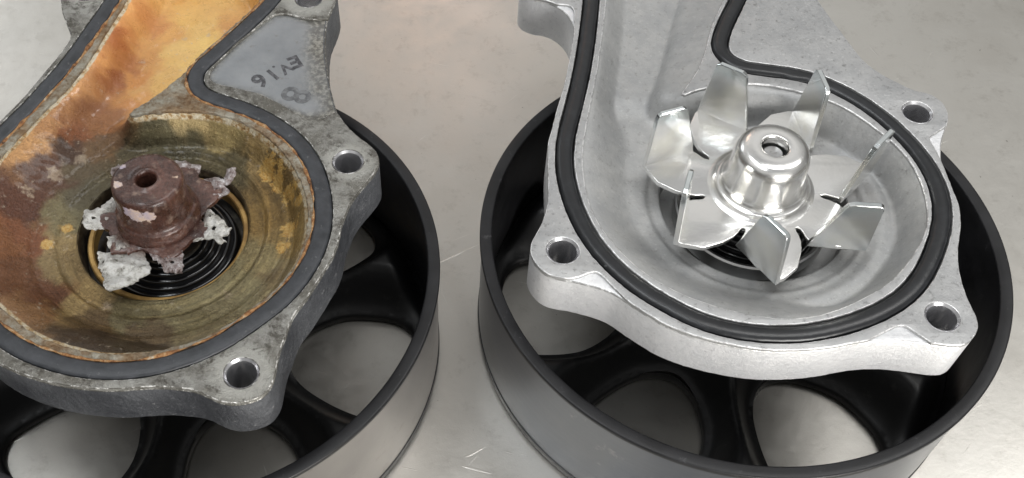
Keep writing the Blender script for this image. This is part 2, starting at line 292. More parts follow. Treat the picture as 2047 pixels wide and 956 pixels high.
def slab(P, zt, th, step=.08, amp=.04, tilt=(0, 0), seed=0., holes=()):
    """ragged slab: noisy top and bottom sheet plus rim"""
    n = len(P); vo, F = field([P]+list(holes), step); A = np.array(P); c = A.mean(0)
    z = zt+amp*fbm(vo, 3.2, seed)+(vo-c)@np.array(tilt); d = seg_dist(vo, P); z = z-.03*(1-sstep(0, .08, d))
    k = len(vo); v = [(x, y, zz) for (x, y), zz in zip(vo, z)]+[(x, y, zz-th) for (x, y), zz in zip(vo, z)]
    f = [tuple(t) for t in F]+[tuple(k+i for i in t[::-1]) for t in F]
    cnt = {}
    for t in F:
        for a, b in ((t[0], t[1]), (t[1], t[2]), (t[2], t[0])): cnt[(a, b)] = 1
    for (a, b) in list(cnt):
        if (b, a) not in cnt: f.append((b, a, k+a, k+b))
    return flip_out(mesh('slab', v, f))
def ragged(P, step=.05, amp=.05, seed=0.):
    out = []
    for i in range(len(P)):
        a = Vector(P[i]); b = Vector(P[(i+1) % len(P)]); L = (b-a).length; n = max(1, int(L/step)); nn = Vector((b.y-a.y, a.x-b.x))/max(L, 1e-6)
        for k in range(n):
            p = a.lerp(b, k/n); out.append(tuple(p+nn*amp*noise.fractal(Vector((p.x*7+seed, p.y*7, seed)), .8, 2, 4)))
    return out
def jagged(P, step, amp, seed):
    q = random.Random(seed); out = []
    for i in range(len(P)):
        a = Vector(P[i]); b = Vector(P[(i+1) % len(P)]); L = (b-a).length; n = max(1, int(L/step)); nn = Vector((b.y-a.y, a.x-b.x))/max(L, 1e-6); t = (b-a)/n
        for k in range(n): out.append(tuple(a+t*(k+q.uniform(-.25, .25))+nn*amp*q.uniform(-1, 1)))
    return out
def splice(C, path):
    """replace the run of contour C between the ends of path (same direction) by path"""
    A = np.array(C); i = int(((A-path[0])**2).sum(1).argmin()); j = int(((A-path[-1])**2).sum(1).argmin())
    pts = []
    for a, b in zip(path[:-1], path[1:]):
        n = max(1, int(math.dist(a, b)/.06)); pts += [(a[0]+(b[0]-a[0])*k/n, a[1]+(b[1]-a[1])*k/n) for k in range(n)]
    pts.append(path[-1])
    P = np.array(pts)
    for _ in range(4): P[1:-1] = .25*P[:-2]+.5*P[1:-1]+.25*P[2:]
    pts = [tuple(map(float, p)) for p in P]
    if i <= j: return list(C[:i])+pts+list(C[j+1:])
    return pts+list(C[j+1:i])
def empty(name, loc, rz, **k):
    o = bpy.data.objects.new(name, None); o.empty_display_size = .02; col.objects.link(o); o.location = [c*S for c in loc]; o.rotation_euler = (0, 0, rz)
    for a, b in k.items(): o[a] = b
    return o

CONTOUR_NEW = {
  'outline': [(-4.65,6.28),(-4.55,6.23),(-4.46,6.18),(-4.38,6.11),(-4.30,6.03),(-4.23,5.94),(-4.17,5.85),(-4.12,5.76),(-4.08,5.66),(-4.04,5.55),(-4.02,5.45),(-4.00,5.34),(-4.00,5.23),(-4.01,5.12),(-4.02,5.01),(-4.03,4.90),(-4.05,4.79),(-4.07,4.68),(-4.09,4.57),(-4.11,4.47),(-4.13,4.36),(-4.16,4.25),(-4.18,4.14),(-4.20,4.04),(-4.22,3.93),(-4.25,3.82),(-4.27,3.71),(-4.29,3.60),(-4.31,3.50),(-4.34,3.39),(-4.36,3.28),(-4.39,3.17),(-4.41,3.07),(-4.44,2.96),(-4.47,2.85),(-4.50,2.75),(-4.53,2.64),(-4.56,2.54),(-4.59,2.43),(-4.62,2.33),(-4.65,2.22),(-4.68,2.11),(-4.70,2.01),(-4.73,1.90),(-4.76,1.79),(-4.78,1.69),(-4.81,1.58),(-4.84,1.47),(-4.87,1.37),(-4.90,1.26),(-4.92,1.15),(-4.93,1.04),(-4.94,0.93),(-4.95,0.82),(-4.96,0.71),(-4.96,0.60),(-4.97,0.49),(-4.97,0.38),(-4.98,0.27),(-4.98,0.16),(-4.99,0.05),(-4.99,-0.06),(-5.00,-0.17),(-5.01,-0.28),(-5.01,-0.39),(-5.02,-0.50),(-5.03,-0.60),(-5.05,-0.71),(-5.08,-0.82),(-5.10,-0.93),(-5.13,-1.03),(-5.17,-1.14),(-5.20,-1.24),(-5.24,-1.34),(-5.29,-1.44),(-5.34,-1.54),(-5.39,-1.64),(-5.44,-1.74),(-5.48,-1.84),(-5.50,-1.95),(-5.51,-2.05),(-5.50,-2.16),(-5.47,-2.26),(-5.43,-2.37),(-5.37,-2.46),(-5.31,-2.55),(-5.23,-2.63),(-5.15,-2.69),(-5.05,-2.74),(-4.95,-2.77),(-4.84,-2.80),(-4.73,-2.82),(-4.62,-2.84),(-4.52,-2.87),(-4.41,-2.90),(-4.31,-2.94),(-4.20,-2.97),(-4.10,-3.01),(-4.00,-3.05),(-3.90,-3.10),(-3.80,-3.15),(-3.71,-3.22),(-3.63,-3.28),(-3.55,-3.36),(-3.47,-3.43),(-3.39,-3.51),(-3.30,-3.58),(-3.22,-3.65),(-3.14,-3.72),(-3.05,-3.79),(-2.96,-3.86),(-2.88,-3.93),(-2.79,-3.99),(-2.69,-4.05),(-2.60,-4.10),(-2.50,-4.15),(-2.40,-4.20),(-2.30,-4.24),(-2.20,-4.29),(-2.09,-4.32),(-1.99,-4.36),(-1.89,-4.39),(-1.78,-4.43),(-1.67,-4.46),(-1.57,-4.48),(-1.46,-4.51),(-1.35,-4.54),(-1.25,-4.56),(-1.14,-4.58),(-1.03,-4.60),(-0.92,-4.62),(-0.81,-4.63),(-0.70,-4.64),(-0.59,-4.65),(-0.48,-4.65),(-0.37,-4.65),(-0.26,-4.65),(-0.15,-4.65),(-0.04,-4.64),(0.07,-4.64),(0.18,-4.63),(0.29,-4.62),(0.40,-4.61),(0.51,-4.59),(0.61,-4.58),(0.72,-4.56),(0.83,-4.54),(0.94,-4.51),(1.05,-4.49),(1.15,-4.47),(1.26,-4.45),(1.37,-4.43),(1.48,-4.42),(1.59,-4.41),(1.70,-4.40),(1.81,-4.40),(1.92,-4.40),(2.03,-4.40),(2.14,-4.41),(2.25,-4.42),(2.36,-4.44),(2.47,-4.45),(2.57,-4.47),(2.68,-4.49),(2.79,-4.51),(2.90,-4.53),(3.01,-4.55),(3.12,-4.56),(3.23,-4.56),(3.33,-4.55),(3.43,-4.51),(3.52,-4.45),(3.60,-4.37),(3.67,-4.29),(3.73,-4.20),(3.78,-4.10),(3.80,-4.00),(3.81,-3.89),(3.81,-3.78),(3.79,-3.67),(3.78,-3.56),(3.77,-3.45),(3.76,-3.34),(3.76,-3.23),(3.76,-3.12),(3.76,-3.01),(3.77,-2.90),(3.78,-2.79),(3.79,-2.68),(3.81,-2.57),(3.83,-2.47),(3.85,-2.36),(3.88,-2.25),(3.91,-2.15),(3.94,-2.04),(3.98,-1.94),(4.02,-1.84),(4.06,-1.73),(4.10,-1.63),(4.14,-1.53),(4.18,-1.42),(4.21,-1.32),(4.23,-1.21),(4.26,-1.10),(4.28,-1.00),(4.30,-0.89),(4.31,-0.78),(4.31,-0.67),(4.31,-0.56),(4.30,-0.45),(4.30,-0.34),(4.30,-0.23),(4.30,-0.12),(4.29,-0.01),(4.29,0.10),(4.29,0.21),(4.30,0.32),(4.31,0.43),(4.32,0.54),(4.34,0.65),(4.36,0.75),(4.39,0.86),(4.42,0.97),(4.45,1.07),(4.49,1.17),(4.53,1.28),(4.58,1.37),(4.63,1.47),(4.68,1.57),(4.73,1.67),(4.77,1.77),(4.81,1.87),(4.84,1.98),(4.86,2.09),(4.86,2.19),(4.85,2.30),(4.83,2.41),(4.78,2.51),(4.72,2.60),(4.65,2.68),(4.56,2.74),(4.47,2.78),(4.36,2.81),(4.26,2.85),(4.17,2.91),(4.08,2.97),(4.00,3.04),(3.92,3.12),(3.83,3.19),(3.75,3.26),(3.67,3.33),(3.59,3.41),(3.52,3.50),(3.45,3.58),(3.39,3.67),(3.32,3.76),(3.27,3.86),(3.22,3.95),(3.18,4.06),(3.14,4.16),(3.11,4.26),(3.08,4.37),(3.05,4.48),(3.02,4.58),(2.99,4.69),(2.96,4.79),(2.93,4.90),(2.90,5.01),(2.87,5.11),(2.83,5.22),(2.80,5.32),(2.77,5.43),(2.74,5.53),(2.71,5.64),(2.68,5.75),(2.66,5.85),(2.63,5.96),(2.60,6.07),(2.58,6.17),(2.55,6.28),(2.52,6.39),(2.50,6.49),(2.48,6.60),(2.45,6.71),(2.43,6.82),(2.42,6.93),(2.42,7.04),(2.41,7.15),(2.41,7.26),(2.41,7.37),(2.40,7.48),(2.38,7.58),(2.36,7.69),(2.33,7.80),(2.30,7.90),(2.25,8.00),(2.19,8.09),(2.11,8.16),(2.03,8.23),(1.93,8.28),(1.83,8.31),(1.72,8.33),(1.61,8.34),(1.50,8.32),(1.40,8.30),(1.29,8.28),(1.18,8.26),(1.08,8.27),(0.97,8.29),(0.87,8.33),(0.77,8.38),(0.68,8.44),(0.60,8.51),(0.54,8.60),(0.49,8.70),(0.44,8.80),(0.41,8.90),(0.37,9.00),(0.32,9.10),(0.27,9.20),(0.20,9.28),(0.12,9.36),(0.04,9.43),(-0.06,9.49),(-0.15,9.54),(-0.25,9.58),(-0.36,9.62),(-0.46,9.66),(-0.57,9.69),(-0.67,9.71),(-0.78,9.73),(-0.89,9.75),(-1.00,9.76),(-1.11,9.77),(-1.22,9.77),(-1.33,9.78),(-1.44,9.78),(-1.55,9.77),(-1.66,9.77),(-1.77,9.77),(-1.88,9.76),(-1.99,9.75),(-2.10,9.74),(-2.21,9.73),(-2.32,9.72),(-2.43,9.71),(-2.54,9.69),(-2.64,9.67),(-2.75,9.65),(-2.86,9.63),(-2.96,9.59),(-3.07,9.56),(-3.17,9.51),(-3.26,9.46),(-3.35,9.40),(-3.44,9.33),(-3.53,9.26),(-3.60,9.18),(-3.68,9.10),(-3.75,9.02),(-3.81,8.93),(-3.87,8.84),(-3.92,8.74),(-3.96,8.64),(-3.98,8.53),(-4.00,8.42),(-4.02,8.31),(-4.04,8.20),(-4.07,8.10),(-4.11,8.00),(-4.17,7.91),(-4.24,7.82),(-4.32,7.75),(-4.40,7.68),(-4.49,7.61),(-4.59,7.56),(-4.68,7.51),(-4.79,7.47),(-4.89,7.42),(-4.98,7.37),(-5.07,7.31),(-5.15,7.23),(-5.21,7.15),(-5.27,7.05),(-5.31,6.95),(-5.33,6.85),(-5.32,6.74),(-5.29,6.64),(-5.23,6.55),(-5.16,6.48),(-5.07,6.42),(-4.97,6.38),(-4.86,6.35),(-4.76,6.32)],
  'groove_out': [(-3.68,6.33),(-3.69,6.24),(-3.70,6.14),(-3.72,6.04),(-3.73,5.94),(-3.75,5.84),(-3.76,5.74),(-3.78,5.64),(-3.79,5.54),(-3.81,5.44),(-3.83,5.34),(-3.84,5.25),(-3.86,5.15),(-3.88,5.05),(-3.89,4.95),(-3.91,4.85),(-3.93,4.75),(-3.95,4.65),(-3.96,4.56),(-3.98,4.46),(-4.00,4.36),(-4.02,4.26),(-4.04,4.16),(-4.06,4.06),(-4.08,3.97),(-4.10,3.87),(-4.12,3.77),(-4.14,3.67),(-4.16,3.57),(-4.18,3.48),(-4.20,3.38),(-4.23,3.28),(-4.25,3.18),(-4.27,3.09),(-4.30,2.99),(-4.32,2.89),(-4.35,2.80),(-4.37,2.70),(-4.40,2.60),(-4.42,2.50),(-4.45,2.41),(-4.47,2.31),(-4.50,2.21),(-4.52,2.12),(-4.55,2.02),(-4.57,1.92),(-4.60,1.83),(-4.62,1.73),(-4.64,1.63),(-4.66,1.53),(-4.68,1.43),(-4.70,1.34),(-4.72,1.24),(-4.74,1.14),(-4.75,1.04),(-4.76,0.94),(-4.77,0.84),(-4.78,0.74),(-4.79,0.64),(-4.79,0.54),(-4.80,0.44),(-4.80,0.34),(-4.80,0.24),(-4.79,0.14),(-4.79,0.04),(-4.78,-0.06),(-4.77,-0.16),(-4.76,-0.26),(-4.75,-0.36),(-4.73,-0.46),(-4.72,-0.56),(-4.70,-0.65),(-4.68,-0.75),(-4.66,-0.85),(-4.64,-0.95),(-4.61,-1.04),(-4.59,-1.14),(-4.56,-1.24),(-4.53,-1.33),(-4.50,-1.43),(-4.47,-1.52),(-4.43,-1.62),(-4.39,-1.71),(-4.35,-1.80),(-4.31,-1.89),(-4.27,-1.98),(-4.22,-2.07),(-4.18,-2.16),(-4.13,-2.25),(-4.07,-2.33),(-4.02,-2.42),(-3.96,-2.50),(-3.91,-2.58),(-3.85,-2.66),(-3.79,-2.74),(-3.72,-2.82),(-3.66,-2.90),(-3.59,-2.97),(-3.53,-3.05),(-3.46,-3.12),(-3.39,-3.19),(-3.31,-3.26),(-3.24,-3.33),(-3.16,-3.39),(-3.09,-3.46),(-3.01,-3.52),(-2.93,-3.58),(-2.85,-3.64),(-2.77,-3.70),(-2.69,-3.76),(-2.61,-3.82),(-2.52,-3.87),(-2.44,-3.93),(-2.36,-3.98),(-2.27,-4.03),(-2.18,-4.08),(-2.09,-4.12),(-2.00,-4.17),(-1.91,-4.21),(-1.82,-4.24),(-1.72,-4.28),(-1.63,-4.31),(-1.53,-4.34),(-1.43,-4.36),(-1.34,-4.39),(-1.24,-4.41),(-1.14,-4.43),(-1.04,-4.44),(-0.94,-4.46),(-0.84,-4.47),(-0.74,-4.48),(-0.64,-4.48),(-0.54,-4.49),(-0.44,-4.49),(-0.34,-4.49),(-0.24,-4.49),(-0.14,-4.48),(-0.04,-4.48),(0.06,-4.47),(0.16,-4.46),(0.26,-4.44),(0.35,-4.43),(0.45,-4.41),(0.55,-4.39),(0.65,-4.37),(0.75,-4.35),(0.84,-4.32),(0.94,-4.30),(1.04,-4.27),(1.13,-4.24),(1.23,-4.21),(1.32,-4.17),(1.41,-4.14),(1.51,-4.10),(1.60,-4.06),(1.69,-4.02),(1.78,-3.98),(1.87,-3.94),(1.96,-3.89),(2.05,-3.84),(2.14,-3.79),(2.22,-3.74),(2.31,-3.69),(2.39,-3.63),(2.47,-3.57),(2.55,-3.51),(2.63,-3.45),(2.70,-3.38),(2.78,-3.31),(2.85,-3.25),(2.92,-3.17),(2.99,-3.10),(3.05,-3.02),(3.11,-2.95),(3.18,-2.87),(3.24,-2.79),(3.29,-2.71),(3.35,-2.62),(3.41,-2.54),(3.46,-2.45),(3.51,-2.37),(3.56,-2.28),(3.61,-2.20),(3.66,-2.11),(3.71,-2.02),(3.76,-1.93),(3.80,-1.84),(3.84,-1.75),(3.89,-1.66),(3.93,-1.57),(3.96,-1.48),(4.00,-1.38),(4.03,-1.29),(4.06,-1.19),(4.09,-1.10),(4.11,-1.00),(4.13,-0.90),(4.15,-0.80),(4.17,-0.70),(4.18,-0.61),(4.19,-0.51),(4.20,-0.41),(4.20,-0.31),(4.20,-0.21),(4.20,-0.11),(4.19,-0.01),(4.18,0.09),(4.17,0.19),(4.16,0.29),(4.14,0.39),(4.12,0.49),(4.10,0.59),(4.07,0.68),(4.04,0.78),(4.01,0.88),(3.98,0.97),(3.95,1.06),(3.91,1.16),(3.87,1.25),(3.83,1.34),(3.79,1.43),(3.75,1.52),(3.70,1.61),(3.66,1.70),(3.61,1.79),(3.56,1.88),(3.51,1.96),(3.45,2.05),(3.40,2.13),(3.34,2.21),(3.28,2.29),(3.22,2.37),(3.16,2.45),(3.10,2.53),(3.03,2.60),(2.96,2.68),(2.89,2.75),(2.82,2.82),(2.75,2.89),(2.68,2.96),(2.60,3.02),(2.52,3.09),(2.44,3.15),(2.36,3.21),(2.28,3.27),(2.20,3.32),(2.11,3.38),(2.03,3.43),(1.94,3.47),(1.85,3.52),(1.76,3.56),(1.66,3.59),(1.57,3.63),(1.47,3.66),(1.38,3.69),(1.28,3.71),(1.18,3.73),(1.09,3.75),(0.99,3.77),(0.89,3.79),(0.79,3.81),(0.69,3.83),(0.59,3.85),(0.50,3.87),(0.40,3.89),(0.30,3.92),(0.21,3.97),(0.13,4.02),(0.05,4.08),(-0.01,4.16),(-0.06,4.25),(-0.08,4.34),(-0.08,4.44),(-0.07,4.54),(-0.05,4.64),(-0.02,4.74),(0.01,4.83),(0.05,4.92),(0.08,5.02),(0.12,5.11),(0.16,5.20),(0.20,5.29),(0.25,5.38),(0.29,5.47),(0.33,5.56),(0.38,5.65),(0.42,5.74),(0.47,5.83),(0.51,5.92),(0.55,6.01),(0.60,6.10),(0.64,6.19),(0.68,6.28),(0.72,6.38),(0.76,6.47),(0.79,6.56),(0.82,6.66),(0.85,6.75),(0.88,6.85),(0.89,6.95),(0.91,7.05),(0.92,7.15),(0.92,7.25),(0.91,7.35),(0.91,7.45),(0.89,7.55),(0.87,7.65),(0.84,7.74),(0.81,7.84),(0.78,7.93),(0.74,8.02),(0.69,8.11),(0.64,8.20),(0.59,8.28),(0.53,8.36),(0.46,8.44),(0.40,8.52),(0.33,8.59),(0.25,8.66),(0.18,8.72),(0.10,8.78),(0.01,8.83),(-0.07,8.89),(-0.16,8.93),(-0.25,8.98),(-0.34,9.02),(-0.43,9.06),(-0.53,9.09),(-0.62,9.12),(-0.72,9.15),(-0.82,9.17),(-0.92,9.19),(-1.01,9.21),(-1.11,9.22),(-1.21,9.23),(-1.31,9.24),(-1.41,9.25),(-1.51,9.25),(-1.61,9.25),(-1.71,9.25),(-1.81,9.24),(-1.91,9.23),(-2.01,9.22),(-2.11,9.20),(-2.21,9.18),(-2.30,9.15),(-2.40,9.12),(-2.49,9.09),(-2.59,9.05),(-2.68,9.01),(-2.76,8.96),(-2.85,8.90),(-2.93,8.85),(-3.01,8.78),(-3.08,8.71),(-3.15,8.64),(-3.21,8.56),(-3.26,8.48),(-3.32,8.39),(-3.36,8.30),(-3.40,8.21),(-3.44,8.12),(-3.47,8.02),(-3.49,7.92),(-3.51,7.83),(-3.53,7.73),(-3.55,7.63),(-3.56,7.53),(-3.57,7.43),(-3.58,7.33),(-3.58,7.23),(-3.59,7.13),(-3.60,7.03),(-3.61,6.93),(-3.62,6.83),(-3.63,6.73),(-3.64,6.63),(-3.65,6.53),(-3.66,6.43)],
  'groove_in': [(-3.23,6.27),(-3.24,6.18),(-3.26,6.08),(-3.27,5.98),(-3.29,5.88),(-3.30,5.78),(-3.32,5.68),(-3.33,5.58),(-3.35,5.48),(-3.36,5.38),(-3.38,5.29),(-3.40,5.19),(-3.41,5.09),(-3.43,4.99),(-3.45,4.89),(-3.46,4.79),(-3.48,4.69),(-3.50,4.60),(-3.52,4.50),(-3.53,4.40),(-3.55,4.30),(-3.57,4.20),(-3.59,4.10),(-3.61,4.01),(-3.63,3.91),(-3.65,3.81),(-3.67,3.71),(-3.69,3.61),(-3.71,3.52),(-3.73,3.42),(-3.75,3.32),(-3.78,3.22),(-3.80,3.13),(-3.82,3.03),(-3.85,2.93),(-3.87,2.83),(-3.90,2.74),(-3.92,2.64),(-3.95,2.54),(-3.97,2.45),(-4.00,2.35),(-4.02,2.25),(-4.05,2.16),(-4.07,2.06),(-4.10,1.96),(-4.12,1.87),(-4.15,1.77),(-4.17,1.67),(-4.19,1.57),(-4.22,1.48),(-4.24,1.38),(-4.26,1.28),(-4.27,1.18),(-4.29,1.08),(-4.30,0.98),(-4.32,0.88),(-4.33,0.79),(-4.34,0.69),(-4.34,0.59),(-4.35,0.49),(-4.35,0.39),(-4.35,0.29),(-4.34,0.19),(-4.34,0.09),(-4.33,-0.01),(-4.32,-0.11),(-4.31,-0.21),(-4.30,-0.31),(-4.28,-0.41),(-4.27,-0.51),(-4.25,-0.61),(-4.23,-0.71),(-4.21,-0.80),(-4.18,-0.90),(-4.16,-1.00),(-4.13,-1.09),(-4.10,-1.19),(-4.07,-1.29),(-4.04,-1.38),(-4.00,-1.47),(-3.97,-1.57),(-3.93,-1.66),(-3.88,-1.75),(-3.84,-1.84),(-3.79,-1.93),(-3.74,-2.01),(-3.69,-2.10),(-3.64,-2.18),(-3.58,-2.27),(-3.52,-2.35),(-3.46,-2.43),(-3.40,-2.51),(-3.34,-2.58),(-3.27,-2.66),(-3.20,-2.73),(-3.13,-2.80),(-3.06,-2.87),(-2.99,-2.94),(-2.92,-3.01),(-2.84,-3.08),(-2.76,-3.14),(-2.69,-3.20),(-2.61,-3.27),(-2.53,-3.32),(-2.45,-3.38),(-2.36,-3.44),(-2.28,-3.50),(-2.20,-3.55),(-2.11,-3.60),(-2.02,-3.65),(-1.94,-3.70),(-1.85,-3.74),(-1.75,-3.78),(-1.66,-3.82),(-1.57,-3.85),(-1.47,-3.89),(-1.38,-3.91),(-1.28,-3.94),(-1.18,-3.96),(-1.08,-3.98),(-0.98,-4.00),(-0.89,-4.01),(-0.79,-4.02),(-0.69,-4.03),(-0.59,-4.04),(-0.49,-4.04),(-0.39,-4.04),(-0.29,-4.04),(-0.19,-4.03),(-0.09,-4.03),(0.01,-4.02),(0.11,-4.01),(0.21,-4.00),(0.31,-3.98),(0.41,-3.96),(0.51,-3.94),(0.60,-3.92),(0.70,-3.90),(0.80,-3.87),(0.89,-3.84),(0.99,-3.81),(1.08,-3.78),(1.18,-3.75),(1.27,-3.71),(1.37,-3.67),(1.46,-3.63),(1.55,-3.59),(1.64,-3.55),(1.73,-3.51),(1.82,-3.46),(1.90,-3.41),(1.99,-3.36),(2.07,-3.30),(2.15,-3.25),(2.24,-3.19),(2.31,-3.12),(2.39,-3.06),(2.46,-2.99),(2.54,-2.92),(2.60,-2.85),(2.67,-2.77),(2.74,-2.70),(2.80,-2.62),(2.86,-2.54),(2.92,-2.46),(2.97,-2.38),(3.03,-2.29),(3.08,-2.21),(3.13,-2.12),(3.18,-2.04),(3.23,-1.95),(3.28,-1.86),(3.33,-1.77),(3.38,-1.69),(3.42,-1.60),(3.46,-1.51),(3.50,-1.41),(3.54,-1.32),(3.58,-1.23),(3.61,-1.13),(3.64,-1.04),(3.66,-0.94),(3.69,-0.84),(3.71,-0.74),(3.72,-0.65),(3.73,-0.55),(3.74,-0.45),(3.75,-0.35),(3.75,-0.25),(3.75,-0.15),(3.74,-0.05),(3.74,0.05),(3.72,0.15),(3.71,0.25),(3.69,0.35),(3.67,0.45),(3.64,0.54),(3.62,0.64),(3.59,0.74),(3.55,0.83),(3.52,0.92),(3.48,1.02),(3.44,1.11),(3.40,1.20),(3.36,1.29),(3.32,1.38),(3.27,1.47),(3.22,1.56),(3.17,1.64),(3.12,1.73),(3.07,1.81),(3.01,1.90),(2.95,1.98),(2.89,2.06),(2.83,2.14),(2.77,2.22),(2.70,2.29),(2.64,2.37),(2.57,2.44),(2.50,2.51),(2.42,2.58),(2.35,2.64),(2.27,2.71),(2.20,2.77),(2.12,2.83),(2.03,2.89),(1.95,2.95),(1.87,3.00),(1.78,3.05),(1.69,3.09),(1.60,3.14),(1.51,3.17),(1.41,3.21),(1.32,3.23),(1.22,3.26),(1.12,3.29),(1.02,3.31),(0.93,3.32),(0.83,3.34),(0.73,3.36),(0.63,3.38),(0.53,3.40),(0.44,3.42),(0.34,3.44),(0.24,3.47),(0.15,3.50),(0.06,3.54),(-0.03,3.59),(-0.12,3.64),(-0.20,3.70),(-0.27,3.77),(-0.34,3.84),(-0.40,3.92),(-0.44,4.01),(-0.48,4.10),(-0.51,4.20),(-0.53,4.30),(-0.53,4.40),(-0.53,4.50),(-0.52,4.60),(-0.50,4.69),(-0.47,4.79),(-0.44,4.89),(-0.41,4.98),(-0.38,5.07),(-0.34,5.17),(-0.30,5.26),(-0.26,5.35),(-0.22,5.44),(-0.18,5.53),(-0.14,5.62),(-0.09,5.72),(-0.05,5.81),(-0.01,5.89),(0.04,5.98),(0.08,6.07),(0.13,6.16),(0.17,6.25),(0.21,6.34),(0.26,6.43),(0.30,6.53),(0.33,6.62),(0.37,6.71),(0.40,6.81),(0.43,6.90),(0.45,7.00),(0.46,7.10),(0.47,7.20),(0.47,7.30),(0.46,7.40),(0.44,7.50),(0.42,7.60),(0.39,7.69),(0.35,7.78),(0.31,7.87),(0.26,7.96),(0.20,8.04),(0.14,8.12),(0.08,8.20),(0.01,8.27),(-0.07,8.34),(-0.15,8.40),(-0.23,8.46),(-0.32,8.51),(-0.40,8.55),(-0.49,8.60),(-0.59,8.63),(-0.68,8.67),(-0.78,8.70),(-0.87,8.72),(-0.97,8.74),(-1.07,8.76),(-1.17,8.78),(-1.27,8.79),(-1.37,8.79),(-1.47,8.80),(-1.57,8.80),(-1.67,8.80),(-1.77,8.79),(-1.87,8.78),(-1.97,8.77),(-2.06,8.75),(-2.16,8.72),(-2.26,8.70),(-2.35,8.66),(-2.44,8.62),(-2.53,8.57),(-2.61,8.52),(-2.69,8.46),(-2.77,8.39),(-2.83,8.31),(-2.89,8.23),(-2.94,8.14),(-2.98,8.05),(-3.01,7.96),(-3.04,7.86),(-3.07,7.77),(-3.09,7.67),(-3.10,7.57),(-3.11,7.47),(-3.12,7.37),(-3.13,7.27),(-3.14,7.17),(-3.15,7.07),(-3.15,6.97),(-3.16,6.87),(-3.17,6.77),(-3.18,6.67),(-3.19,6.57),(-3.20,6.47),(-3.22,6.37)],
